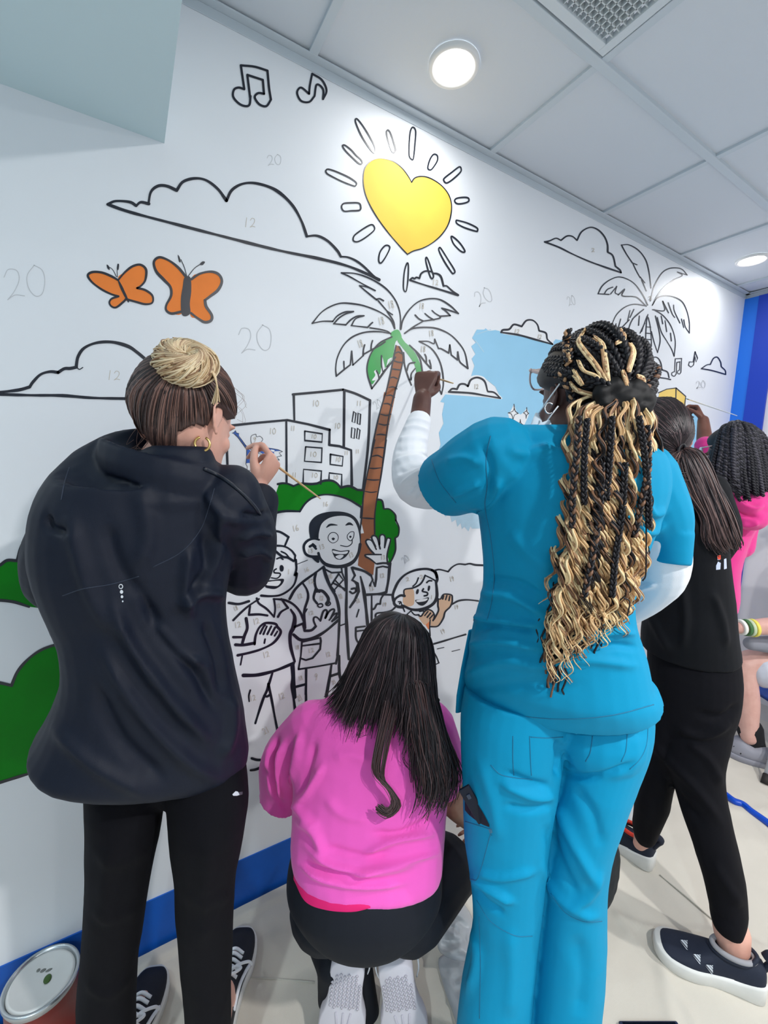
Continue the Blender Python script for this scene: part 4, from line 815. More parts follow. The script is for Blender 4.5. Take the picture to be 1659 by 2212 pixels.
decal('logo', jack, [circ(261, 1267, 5, 5.5), circ(262.5, 1278.5, 3.6, 4.2), circ(263.5, 1289, 2.8, 3.2), circ(265, 1299, 1.6, 2)], M_REFL, p1, label='column of small reflective dots')
decal('logo_mark', jack, [circ(261, 1267, 3, 3.4)], M_JACK, p1, .0022)
tr1 = fuse('trousers', [rows(legL), rows(legR), ell(P(365, 1655, .85), (.12, .08, .07), np.array([nrm(r_*[1,1,0]), nrm(f_*[1,1,0]), [0,0,1]]))], .0042, M_TROU, p1, 6)
folds(tr1, [('200,1960 240,1985 300,1960', 2, 14), ('395,1930 440,1950 500,1930', 2, 14), ('180,2120 230,2150 290,2110', 2, 12), ('250,1800 230,1900 230,2000', 4, 18), ('450,1800 445,1900 440,2050', 4, 18), ('200,1840 260,1860 320,1830', 2.5, 16)]); crumple(tr1, .004, 15, 5)
decal('label_tag', tr1, ['502,1716 509,1709 514,1710 518,1717 512,1719 504,1719'], M_REFL, p1); decal('label_bar', tr1, ['516,1711 524,1710 524,1716 517,1718'], mat('refl_dim', srgb(70, 72, 80), .6), p1)
# skate shoes
def skate(toe, heel, parent, flip):
    y = nrm((toe-heel)*[1, 1, 0]); x = np.array([y[1], -y[0], 0]); R = np.array([x, y, [0, 0, 1]]); org = toe-y*.265; org[2] = .006
    u, s = shoe_geo(.265, .098, .085, .026, .046)
    up = meshobj('shoe', *place(u, org, R), mat('black_canvas', srgb(20, 22, 32), .7, bump=.2, bscale=500), parent); meshobj('sole', *place(s, org, R), M_WRUB, up)
    def top(a, b, e=.0): return org+R[0]*a+R[1]*b+R[2]*e
    def hz(b): return np.interp(b, [0, .10, .16, .18, .21, .25], [.085, .083, .072, .062, .048, .044])
    ls = []
    for k, b in enumerate((.105, .122, .139, .156, .172)): ls.append(tube(catmull([top(-.024, b, hz(b)-.010), top(0, b+.004, hz(b)+.002), top(.024, b, hz(b)-.010)], 6), .0042, 8, True))
    for sg in (-1, 1): ls.append(tube(catmull([top(0, .10, .088), top(sg*.02, .095, .100), top(sg*.034, .11, .094), top(sg*.018, .118, .088), top(0, .105, .09)], 6), .0034, 8)); ls.append(tube(catmull([top(0, .10, .088), top(sg*.02, .12, .088), top(sg*.045, .14, .072), top(sg*.052, .15, .05)], 6), .0034, 8))
    meshobj('laces', *merge(ls), M_WHITEC, up)
    st = []
    for sg in (-1, 1):
        pts = [(.052, .05), (.095, .057), (.13, .050), (.165, .034)]; st.append(tube(catmull([top(sg*(np.interp(b, [0, .1, .17], [.030, .033, .046])), b, z) for b, z in pts], 6), .0045, 8, True))
    meshobj('side_stripe', *merge(st), M_WHITEC, up)
tA = FP(338, 2108); hA = FP(250, 2372); tB = FP(527, 2022); hB = FP(455, 2320)
skate(tA, hA, p1, 1); skate(tB, hB, p1, 0)
# hair
def skull(c, R, s, a, b, cc, up=.012):
    """point of the skull surface for unit direction (right, fwd, up)"""
    return lambda d: np.array(c)+(R[0]*d[0]*a+R[1]*d[1]*b)*s*(1-.36*max(0., -d[2]-.1))+R[2]*(d[2]*cc+up)*s-R[1]*.004*s
def cap_path(sk, d0, d1, k=12, lift=0., sag=0.):
    d0 = nrm(d0); d1 = nrm(d1); w_ = math.acos(max(-1, min(1, d0@d1))); P_ = []
    for t in np.linspace(0, 1, k):
        d = d0 if w_ < 1e-3 else (math.sin((1-t)*w_)*d0+math.sin(t*w_)*d1)/math.sin(w_)
        p = sk(d); c = sk(np.zeros(3)); P_.append(p+(p-c)*lift*math.sin(t*math.pi*.9))
    return np.array(P_)
HB = [mat('hair_brown', srgb(66, 46, 42), .45, spec=.5), mat('hair_brown_light', srgb(124, 92, 82), .42), mat('hair_brown_dark', srgb(40, 28, 28), .5)]
HBL = [mat('hair_blond', srgb(206, 178, 138), .45), mat('hair_blond_light', srgb(232, 212, 176), .45), mat('hair_blond_dark', srgb(150, 116, 86), .5)]
def todir(R, c, p): q = np.asarray(p)-c; return nrm(np.array([q@R[0]/.9, q@R[1], q@R[2]]))
g1 = np.random.default_rng(11)
bunC = P(402, 783, .66); dB = todir(R1, HC1, bunC)
sk1 = skull(HC1, R1, 1., .081, .089, .101, .005)
base = [sk1(nrm(np.array(d))) for d in [(0, 0, 1)]]
def cap_mesh(sk, R, keep, n=30, m=40, grow=1.):
    V = []; F = []; idx = {}
    c = sk(np.zeros(3))
    for i in range(n+1):
        for j in range(m):
            th = math.pi*i/n; ph = 2*math.pi*j/m; d = np.array([math.sin(th)*math.cos(ph), math.sin(th)*math.sin(ph), math.cos(th)]); k = keep(d); p = sk(d); V.append(c+(p-c)*(grow if k else .80))
    for i in range(n):
        for j in range(m): F.append((i*m+j, i*m+(j+1) % m, (i+1)*m+(j+1) % m, (i+1)*m+j))
    return V, F
def hairline(d): return d[2] > -.6-(d[1] < -.1)*(.26-.5*abs(d[0]))+max(0, d[1]+.1)*1.2 and not (d[0] > .8 and d[2] < -.05 and -.25 < d[1] < .6)
hcap = meshobj('hair', *cap_mesh(sk1, R1, hairline, 70, 90), HB, p1)
paths = []; rad = []; mi = []
while len(paths) < 3300:
    d = nrm(g1.normal(size=3))
    if not hairline(d): continue
    pth = cap_path(sk1, d, dB, 12, .02+g1.uniform(0, .045)); paths.append(pth); rad.append(np.r_[.0002, .0006, np.linspace(.0010, .0015, 10)]*g1.uniform(.6, 1.3)); mi.append(int(g1.choice([0, 0, 0, 1, 1, 2])))
for _ in range(420):
    d = nrm(np.array([g1.uniform(-.75, .75), -1., 0.])); z0 = -.86+.42*abs(d[0])-g1.uniform(0, .5); d = nrm(np.array([d[0]*.8, d[1]*.8, z0]))
    pth = cap_path(sk1, d, dB, 12, .03)[:5]; paths.append(pth); rad.append(np.linspace(.0002, .0007, 5)); mi.append(int(g1.choice([0, 1, 2])))
strands('hair_strands', paths, rad, HB, mi, hcap)
paths = []; rad = []; mi = []
ax = nrm(bunC-HC1); e1 = nrm(np.cross(ax, u_)); e2 = np.cross(ax, e1)
bc = bunC+ax*.000
for _ in range(900):
    ph = g1.uniform(0, 6.28); L = g1.uniform(1.2, 3.2); t = np.linspace(0, 1, 16); rr = .022+g1.normal()*.003; ti = g1.uniform(0, 6.28); tw = g1.uniform(.6, 1.6)
    a = ph+t*L; b = ti+t*tw*3; mr = .0215*g1.uniform(.85, 1.05)
    q = bc+(rr+mr*np.cos(b))[:, None]*(np.cos(a)[:, None]*e1+np.sin(a)[:, None]*e2*.95)+(mr*np.sin(b))[:, None]*ax
    paths.append(q); rad.append(np.full(16, .0013)*g1.uniform(.6, 1.3)); mi.append(int(g1.choice([0, 0, 1, 1, 2])))
for _ in range(240):      # swirl into the centre
    ph = g1.uniform(0, 6.28); t = np.linspace(0, 1, 12); a = ph+t*2.2; rr = .030*(1-t)+.004; q = bc+rr[:, None]*(np.cos(a)[:, None]*e1+np.sin(a)[:, None]*e2)+((.023*np.sin(np.clip(rr/.036, 0, 1)*2.6))[:, None]+.002)*ax
    paths.append(q); rad.append(np.full(12, .0014)); mi.append(int(g1.choice([0, 1, 2])))
for _ in range(14):       # loose ends at the right of the bun
    p0 = bunC+r_*.035+e2*g1.normal()*.004; q = np.array([p0+u_*.0, p0+r_*.012-u_*.03, p0+r_*(.01+g1.normal()*.005)-u_*.062]); paths.append(catmull(q, 6)); rad.append(np.full(len(paths[-1]), .0009)); mi.append(int(g1.choice([0, 1])))
strands('bun', paths, rad, HBL, mi, p1)['label'] = 'coiled blond bun'
paths = []; rad = []
for _ in range(12):
    s0 = P(g1.uniform(300, 380), g1.uniform(900, 950), .70); q = np.array([s0, s0-u_*.02+r_*g1.normal()*.012-r_*.01, s0-u_*g1.uniform(.02, .05)-r_*g1.uniform(.0, .06), s0-u_*g1.uniform(.03, .065)-r_*g1.uniform(-.02, .07)]); paths.append(catmull(q, 5)); rad.append(np.full(len(paths[-1]), .00035))
for _ in range(6):
    s0 = P(g1.uniform(500, 512), g1.uniform(820, 880), .74); q = np.array([s0, s0+r_*.01-u_*.008, s0+r_*g1.uniform(.01, .024)-u_*g1.uniform(.01, .03), s0+r_*g1.uniform(-.005, .02)-u_*g1.uniform(.02, .05)]); paths.append(catmull(q, 5)); rad.append(np.full(len(paths[-1]), .0002))
strands('loose_hair', paths, rad, [HB[1]], [0]*len(paths), hcap)
earp = HC1+R1[0]*.079-R1[1]*.008-R1[2]*.052
v, f = tube([P(437, 958, .64)]*0+[P(437, 959, depth(earp)-.006)+r_*.0105*math.cos(a)+u_*.0115*math.sin(a)+f_*.004*math.cos(a) for a in np.linspace(1.9, 7.4, 24)], .0021, 8); meshobj('earring', v, f, M_GOLD, p1)
# paintbrush helper
def brush(a, b, label, r=.0032, tip=srgb(60, 90, 170), wood=None):
    t = thing('paintbrush', label, 'paintbrush', b, 'paintbrushes in the painters\' hands')
    d = nrm(b-a); L = np.linalg.norm(b-a)
    meshobj('handle', *tube([a+d*.045, a+d*.06, a+d*L*.4, a+d*L*.9, b], [r*.8, r*1.15, r*1.1, r*.7, r*.45], 12), wood or M_WOODB, t)
    meshobj('ferrule', *tube([a+d*.018, a+d*.047], [r*.95, r*.9], 12), M_SILV, t)
    meshobj('bristles', *tube([a, a+d*.008, a+d*.02], [r*.25, r*.95, r*.85], 10), mat('bristle_%d' % int(tip[2]*999), tip, .5), t)
brush(WP(549, 970, .002), P(692, 1077, 1.04), 'long pale wooden paintbrush held by the person in the navy jacket', tip=srgb(60, 90, 170))

# ---------------------------------------------------------------- kneeling person in pink
M_PINK = mat('pink_cotton', srgb(246, 94, 196), .85, noise=.08, nscale=6, bump=.15, bscale=800, sheen=.2)
M_LEG = mat('charcoal_leggings', srgb(20, 24, 33), .75, bump=.08, bscale=900, spec=.25)
p3 = thing('person', 'person with long dark hair kneeling in a pink shirt and leggings', 'person', FP(800, 2200))
TP = [(1498, 735, 900, 1.06, .05), (1520, 690, 955, 1.055, .08), (1560, 645, 975, 1.045, .10), (1620, 632, 978, 1.03, .115), (1700, 634, 968, 1.01, .12), (1780, 632, 961, .99, .125), (1840, 630, 957, .975, .13), (1885, 640, 950, .965, .13), (1905, 665, 925, .96, .115)]
HP3 = [(1770, 660, 930, 1.0, .10), (1840, 632, 952, .985, .13), (1890, 622, 955, .975, .145), (1930, 626, 950, .97, .145), (1965, 650, 925, .965, .13), (1985, 700, 870, .965, .09)]
kL = P(690, 1990, 1.14); kR = P(985, 1885, 1.22)
aL = P(755, 2110, 1.03); aR = P(855, 2110, 1.03)
legsP = [limb([P(705, 1960, .99), kL, ], [.085, .06]), limb([P(880, 1950, 1.0), P(950, 1880, 1.12), kR], [.095, .088, .062]), limb([kL, P(720, 2075, 1.07)], [.05, .045]), limb([kR, P(908, 1975, 1.22), P(862, 2050, 1.13)], [.052, .048, .04]), limb([P(775, 2060, 1.08), P(800, 2220, 1.12)], [.03, .03]), limb([P(715, 2085, 1.05), P(708, 2160, 1.10)], [.034, .026])]
RA3 = [P(945, 1585, 1.04), P(968, 1660, 1.08), P(975, 1720, 1.11)]; LA3 = [P(665, 1585, 1.05), P(612, 1650, 1.07), P(606, 1712, 1.10)]
HC3 = P(846, 1432, 1.075); R3 = frame(az(28, -30))
hp3, tp3 = hand_parts(P(1022, 1775, 1.2), nrm(-u_*.5+r_*.3+f_*.6), nrm(r_*.7+u_*.5), -1, [(40, 40, 25)]*4, .9)
hp3b, _ = hand_parts(P(645, 1690, 1.19), nrm(u_*.5+f_*.5), nrm(-r_), 1, [(40, 40, 25)]*4, .88)
fuse('body', head_parts(HC3, R3, .96)+hp3+hp3b+[limb([P(835, 1530, 1.06), HC3-R3[2]*.04], [.06, .055]), rows(TP[3:], s=.75), rows(HP3[1:-1], s=.78), limb([P(835, 1530, 1.06), P(800, 1640, 1.04)], [.055, .09]), limb(RA3+[P(1022, 1775, 1.2)], [.045, .045, .042, .03]), limb(LA3+[P(645, 1690, 1.19)], [.045, .045, .04, .028])]+[limb([P(705, 1960, .99), kL], [.06, .05]), limb([P(880, 1950, 1.0), P(950, 1880, 1.12), kR], [.07, .06, .05]), limb([kL, P(735, 2075, 1.09), P(742, 2130, 1.12)], [.04, .034, .026]), limb([kR, P(908, 1975, 1.22), P(862, 2050, 1.13), P(860, 2120, 1.12)], [.04, .036, .03, .026])], .004, SK2, p3, 5)
lg3 = fuse('leggings', [rows(HP3, e=2.1)]+legsP, .0045, M_LEG, p3, 12)
sh = fuse('shirt', [rows(TP, e=2.3), limb([P(680, 1580, 1.045), P(618, 1640, 1.06), P(605, 1700, 1.08)], [.075, .062, .052]), stack([sec(P(608, 1690, 1.075), r_, f_, .046, .05), sec(P(600, 1732, 1.09), nrm(r_-u_*.5), f_, .052, .055), ]), limb([P(600, 1725, 1.07), P(604, 1756, 1.075)], [.034, .012]), limb([P(925, 1575, 1.045), P(955, 1640, 1.065), P(958, 1690, 1.08)], [.07, .056, .046])], .0042, M_PINK, p3, 6)
folds(sh, [('660,1830 720,1870 800,1885 900,1865', 9, 9), ('640,1860 700,1900 790,1915 880,1905', 8, 8), ('780,1850 850,1815 940,1800', 8, 8), ('760,1890 850,1865 950,1840', 8, 8), ('800,1800 870,1800 945,1760', -6, 8), ('640,1770 680,1800 700,1850', 8, 10), ('630,1730 665,1770 690,1790', 7, 9), ('650,1580 640,1650 625,1700', 9, 8), ('680,1600 660,1680 650,1720', -7, 8), ('700,1650 670,1700 640,1740', 8, 8), ('720,1640 760,1630 800,1650', 4, 14), ('700,1720 740,1760 800,1770', 4, 12),
           ('590,1600 580,1660 590,1720|615,1600 600,1660 605,1740', 10, 6), ('575,1650 590,1700 612,1745|600,1590 590,1640 595,1700', -9, 6), ('700,1830 780,1850 850,1840', -5, 9), ('860,1560 880,1640 870,1700', 4, 12), ('940,1560 950,1620 965,1660', 6, 8), ('640,1860 700,1880 780,1890', -6, 6)]); crumple(sh, .004, 20, 6)
def strip(name, host, up, dn, m, parent, off=.004, k=40, r=7):
    a = catmull(parse(up), 12); b = catmull(parse(dn), 12); ta = np.linspace(0, len(a)-1, k); tb = np.linspace(0, len(b)-1, k); V = []
    for i in range(k):
        pa = a[int(ta[i])]; pb = b[int(tb[i])]
        for j in range(r):
            q = pa+(pb-pa)*j/(r-1); o_ = onto(host, q[0], q[1], off*(1 if j < r-1 else .1)); V.append(o_ if o_ is not None else (V[-1] if V else P(q[0], q[1], 1)))
    F = [(i*r+j, i*r+j+1, (i+1)*r+j+1, (i+1)*r+j) for i in range(k-1) for j in range(r-1)]
    return meshobj(name, V, F, m, parent)
strip('undershirt', lg3, '634,1885 680,1895 740,1915 800,1958', '634,1900 660,1948 705,1966 760,1970 800,1962', mat('hot_pink', srgb(228, 18, 112), .8), p3)
# sneakers, soles towards the viewer
def sneaker(heel, toe, roll, parent):
    y = nrm(toe-heel); back = nrm(-f_*.95-y*(-f_@y)); z = -nrm(back-y*(back@y)); x = np.cross(y, z); R = np.array([x, y, z]); u, s = shoe_geo(.25, .108, .085, .03, .05)
    up = meshobj('shoe', *place(u, heel, R), mat('grey_mesh', srgb(176, 172, 182), .8, noise=.12, nscale=60), parent); meshobj('sole', *place(s, heel, R), mat('sole_lilac', srgb(212, 209, 218), .6), up)
    tr = []
    M_T = mat('tread_lilac', srgb(200, 196, 206), .6)
    for i in range(9):
        for j in range(8):
            a = (j-3.5)*.0095; b = .025+i*.0105
            if abs(a) > .034*math.sin(min(1, (b+.012)/.06)*1.57): continue
            c = heel+R[0]*a+R[1]*(b+(j % 2)*.005)-R[2]*.0015; h = .0036
            V = [c+R[0]*h, c+R[1]*h, c-R[0]*h, c-R[1]*h]; V2 = [q-R[2]*.002 for q in V]; tr.append((V+V2, [(0, 1, 2, 3), (4, 7, 6, 5), (0, 4, 5, 1), (1, 5, 6, 2), (2, 6, 7, 3), (3, 7, 4, 0)]))
    for k in (-1, 0, 1): tr.append(tube([heel+R[0]*k*.018+R[1]*.13-R[2]*.001, heel+R[0]*k*.012+R[1]*.17-R[2]*.001, heel+R[0]*k*.022+R[1]*.23-R[2]*.001], .0022, 6))
    meshobj('tread', *merge(tr), M_T, up)
    meshobj('laces', *merge([tube(catmull([heel+R[0]*.045+R[1]*.10+R[2]*.05, heel+R[0]*.055+R[1]*.05+R[2]*.04, heel+R[0]*.05-R[1]*.01+R[2]*.06], 6), .002, 6), tube(catmull([heel-R[0]*.045+R[1]*.10+R[2]*.05, heel-R[0]*.052+R[1]*.05+R[2]*.04, heel-R[0]*.05-R[1]*.02+R[2]*.06], 6), .002, 6)]), M_WHITEC, up)
sneaker(P(752, 2085, 1.015), P(728, 2315, 1.045), 0, p3); sneaker(P(852, 2090, 1.015), P(888, 2315, 1.045), 0, p3)
M_DK = mat('dark_floor_trousers', srgb(14, 15, 20), .9)
# hair
HD = [mat('hair_dark', srgb(40, 30, 34), .42, spec=.5), mat('hair_dark_sheen', srgb(84, 66, 68), .42), mat('hair_darkest', srgb(24, 18, 22), .5), mat('hair_auburn', srgb(70, 46, 46), .45)]  # second tone paints a sheen into some strands
sk3 = skull(HC3, R3, 1., .082, .104, .112)
h3 = meshobj('hair', *cap_mesh(sk3, R3, lambda d: d[1] < .45 or d[2] > .45, grow=1.03), HD, p3)
crown = (868, 1327, 1.055)
G3 = [[crown, (800, 1352, 1.04), (768, 1420, 1.035), (742, 1480, 1.035), (708, 1515, 1.01)],
      [crown, (815, 1355, 1.01), (775, 1430, .99), (745, 1500, .985), (715, 1550, .975)],
      [crown, (830, 1355, .985), (795, 1440, .965), (765, 1520, .955), (745, 1578, .945)],
      [crown, (845, 1360, .975), (825, 1450, .955), (805, 1530, .945), (790, 1588, .93)],
      [crown, (865, 1360, .97), (855, 1450, .95), (845, 1540, .94), (835, 1592, .925)],
      [crown, (885, 1360, .975), (885, 1460, .95), (880, 1550, .93), (870, 1600, .915)],
      [crown, (905, 1365, .98), (912, 1460, .955), (910, 1550, .93), (900, 1630, .91), (905, 1700, .905)],
      [crown, (915, 1360, .99), (928, 1450, .97), (930, 1560, .94), (935, 1660, .91), (940, 1745, .90)],
      [crown, (920, 1365, 1.01), (935, 1440, 1.0), (940, 1530, .97), (950, 1620, .93), (968, 1700, .91)]]
pt = guides(G3, 2100, .002, 5, 20, .009, wave=.006, wl=.17, cl=.7)
mi = [int(x) for x in g1.choice([0, 0, 1, 0, 2], len(pt))]; rd = [np.r_[np.full(14, .0019), np.linspace(.0019, .0006, 6)]*g1.uniform(.6, 1.2) for _ in pt]
CL = [[(850, 1500, 0.945), (815, 1640, 0.895), (820, 1680, 0.885), (850, 1710, 0.878), (862, 1740, 0.870), (835, 1762, 0.865), (812, 1745, 0.869)], [(835, 1500, 0.945), (808, 1630, 0.898), (808, 1670, 0.888), (834, 1700, 0.880), (848, 1732, 0.872), (836, 1750, 0.868), (820, 1738, 0.871)], [(865, 1500, 0.945), (835, 1640, 0.895), (832, 1685, 0.884), (852, 1712, 0.877), (868, 1742, 0.870), (842, 1766, 0.864), (815, 1752, 0.867)]]
pc = guides(CL, 110, .003, 6, 26, .0022, cl=.985); pt += pc; mi += [int(x) for x in g1.choice([0, 1, 3], len(pc))]; rd += [np.full(26, .0008)]*len(pc)
CL = [[(875, 1470, 0.945), (905, 1650, 0.893), (912, 1715, 0.876), (905, 1752, 0.867)], [(895, 1470, 0.940), (925, 1650, 0.893), (930, 1720, 0.875), (918, 1765, 0.864)], [(910, 1470, 0.945), (950, 1660, 0.896), (950, 1725, 0.880), (935, 1758, 0.866)], [(925, 1480, 0.960), (970, 1650, 0.910), (972, 1710, 0.900), (958, 1742, 0.885)], [(935, 1490, 0.980), (982, 1650, 0.937), (985, 1690, 0.930), (978, 1725, 0.914)]]
pc = guides(CL, 420, .004, 7, 22, .009, wave=.008, wl=.14, cl=.7); pt += pc; mi += [int(x) for x in g1.choice([0, 2, 3], len(pc))]; rd += [np.r_[np.full(14, .0016), np.linspace(.0016, .0006, 8)]]*len(pc)
for q in ([(780, 1570, .93), (770, 1590, .93), (790, 1580, .93)], [(880, 1600, .91), (870, 1640, .915), (890, 1660, .915), (900, 1640, .915)], [(890, 1640, .91), (905, 1655, .91), (895, 1672, .91)]):
    pc = guides([q, q], 5, .004, int(q[0][0]), 14, .006); pt += pc; mi += [0]*5; rd += [np.full(14, .0005)]*5
strands('hair_strands', pt, rd, HD, mi, h3)
brush(P(975, 1760, 1.13)+f_*.08+u_*.05, P(990, 1782, 1.15), 'white-handled paintbrush held low by the kneeling person in pink', wood=mat('white_handle', srgb(230, 232, 235), .4), tip=srgb(226, 188, 156), r=.004)
# ---------------------------------------------------------------- person in teal scrubs
M_TEAL = mat('teal_scrubs', srgb(0, 146, 190), .7, noise=.05, nscale=5, bump=.1, bscale=900, spec=.2)
M_SEAMT = mat('teal_seam', srgb(0, 112, 150), .7)
p4 = thing('person', 'person in teal scrubs with long blond-tipped curly braids, painting the palm leaf', 'person', FP(1190, 2390, 0))
TT = [(918, 1120, 1250, .80, .05), (938, 1045, 1345, .80, .075), (965, 1018, 1410, .80, .092), (1010, 1010, 1432, .80, .105), (1070, 1015, 1428, .805, .115), (1140, 1024, 1400, .815, .115), (1210, 1034, 1375, .825, .112), (1270, 1036, 1362, .835, .112), (1330, 1022, 1366, .845, .116), (1390, 1006, 1385, .855, .122), (1440, 1000, 1396, .865, .128), (1462, 992, 1408, .87, .118, .04), (1486, 988, 1414, .88, .108, .07)]
TL = [(1500, 1000, 1235, .90, .11), (1560, 992, 1222, .90, .112), (1620, 992, 1212, .90, .108), (1690, 996, 1202, .90, .100), (1760, 998, 1190, .905, .092), (1830, 1002, 1182, .91, .086), (1910, 1014, 1174, .915, .08), (2000, 1020, 1164, .92, .078), (2100, 1004, 1153, .925, .08), (2200, 988, 1143, .93, .084), (2330, 978, 1130, .935, .088)]
TR = [(1500, 1190, 1408, .90, .11), (1560, 1198, 1410, .90, .112), (1620, 1206, 1396, .90, .108), (1690, 1204, 1368, .90, .10), (1760, 1194, 1344, .905, .092), (1830, 1184, 1322, .91, .086), (1910, 1176, 1312, .915, .08), (2000, 1166, 1310, .92, .078), (2100, 1156, 1306, .925, .08), (2200, 1146, 1294, .93, .084), (2330, 1136, 1280, .935, .088)]
h4L = FP(1052, 2480)-np.array([0, .11, 0]); h4R = FP(1215, 2480)-np.array([0, .11, 0]); t4L = h4L+np.array([-.02, .26, 0]); t4R = h4R+np.array([.05, .255, 0])
HC4 = P(1266, 848, .83); R4 = frame(az(19, 0), roll=-.04)
SH4 = P(1050, 1000, .80); EL4 = P(900, 1045, 1.01); WR4 = P(912, 862, 1.19)
SR4 = P(1405, 1045, .81); ER4 = P(1432, 1215, .86); WRR = P(1350, 1320, .99)
hf4 = nrm(u_*.97+r_*.16+f_*.2)
hp4, tp4 = hand_parts(WR4+hf4*.002, hf4, nrm(-f_*.9-r_*.32), 1, [(58, 78, 40), (72, 85, 45), (80, 88, 50), (84, 88, 55)], .86, thumb=[(.03, .026, -.014), (.055, .036, -.034), (.078, .030, -.050), (.094, .020, -.060)])
hpr, _ = hand_parts(WRR, nrm(f_*.8-r_*.3), nrm(u_+r_*.3), -1, [(35, 40, 25)]*4, .92)
fuse('body', head_parts(HC4, R4, 1.0)+hp4+hpr+[limb([P(1240, 985, .81), P(1238, 930, .815), HC4-R4[2]*.04-R4[1]*.01], [.062, .054, .056]), rows(TT[4:], s=.75), limb([P(1240, 985, .82), P(1230, 1080, .83)], [.055, .09]), rows(TL[1:], s=.78), rows(TR[1:], s=.78), limb([SH4, P(965, 1042, .90), EL4, P(886, 985, 1.10), P(905, 912, 1.17), WR4], [.045, .042, .040, .036, .029, .026]), limb([SR4, ER4, WRR], [.045, .04, .026]), limb([P(1055, 2260, .935), foot(t4L, h4L, .20, .10), foot(t4L, h4L, .18, .05), foot(t4L, h4L, .08, .04)], [.04, .034, .032, .026]), limb([P(1205, 2260, .935), foot(t4R, h4R, .20, .10), foot(t4R, h4R, .18, .05), foot(t4R, h4R, .08, .04)], [.04, .034, .032, .026])], .0034, SK3, p4, 5)
us4 = fuse('undershirt', [limb([SH4, P(965, 1042, .90), EL4, P(886, 985, 1.10), P(905, 912, 1.17)], [.055, .052, .053, .045, .034]), limb([SR4, ER4, P(1400, 1275, .92), WRR], [.052, .050, .046, .036])], .0036, M_WHITEC, p4, 6)
folds(us4, [('850,1000 880,990 925,990', 5, 5), ('855,1025 885,1010 930,1000', -4, 5), ('865,1050 900,1025 940,1010', 5, 5), ('852,975 885,970 925,972', -3, 5), ('858,950 890,946 925,950', 3.5, 5), ('868,928 895,922 925,930', 4, 4), ('880,1065 905,1040 930,1030', -4, 5), ('900,1080 920,1060 940,1050', 4, 5), ('1360,1290 1390,1270 1420,1262', 4, 5), ('872,912 900,905 930,914', 2.5, 3.5)])
sc = fuse('scrub_top', [rows(TT, e=2.15), limb([P(1070, 990, .80), P(1020, 1018, .83), P(985, 1038, .87)], [.078, .076, .070]), stack([sec(P(x, y, d), nrm(u_*.79-r_*.61), nrm(np.cross(nrm(P(945, 1048, .93)-P(1020, 1018, .83)), nrm(u_*.79-r_*.61))), a, .072) for x, y, d, a in ((1005, 1030, .85, .076), (985, 1038, .875, .073), (966, 1047, .90, .071))]), limb([P(1385, 1030, .80), P(1425, 1110, .82), P(1433, 1160, .84)], [.062, .055, .05]), stack([sec(P(1432, 1150, .835), nrm(r_), nrm(f_), .047, .06), sec(P(1428, 1214, .855), nrm(r_-u_*.1), nrm(f_), .044, .062)])], .0038, M_TEAL, p4, 6)
folds(sc, [('1010,1330 1090,1345 1170,1350', 8, 7), ('1020,1365 1080,1350 1160,1365', -6, 8), ('1000,1395 1080,1385 1170,1400', 8, 9), ('1030,1280 1110,1290 1180,1330', 8, 10), ('1050,1250 1120,1260 1170,1290', -5, 9), ('990,1465 1080,1430 1180,1440', 6, 12), ('1000,1500 1100,1480 1250,1480', -4, 12), ('1020,1110 1060,1080 1080,1030', 6, 9), ('1040,960 1060,1010 1050,1070', -5, 9), ('960,1000 1000,990 1040,1000', 5, 9), ('970,1070 1000,1060 1040,1040', 5, 8), ('1240,1380 1320,1365 1375,1370', 7, 7), ('1260,1405 1330,1395 1380,1400', -6, 8), ('1200,960 1140,980 1090,970', 5, 12), ('1340,1110 1400,1150 1440,1130', 6, 9), ('1390,1060 1410,1110 1440,1100', 5, 8), ('1030,1150 1040,1230 1070,1290', 4, 12), ('1100,1150 1150,1200 1190,1230', 4, 16), ('1150,1440 1260,1425 1380,1440', 5, 10)]); crumple(sc, .0022, 14, 8)
seam('seam', sc, ['1060,942 1050,990 1052,1050 1048,1095 1060,1160 1068,1240 1062,1300 1052,1340', '996,1512 1080,1538 1200,1553 1320,1545 1412,1522', '1408,1030 1385,1080 1372,1140', '932,992 950,1040 985,1086', '1006,1360 1020,1350 1032,1300'], .0011, M_SEAMT, p4)
v, f = tube(np.array([P(1238, 955, .81)+nrm(r_*[1, 1, 0])*.068*math.cos(a)+nrm(f_*[1, 1, 0])*.064*math.sin(a)+np.array([0, 0, .014+.0*math.cos(a)]) for a in np.linspace(0, 2*math.pi, 40)]), .0075, 8); meshobj('collar', v, f, M_TEAL, p4)
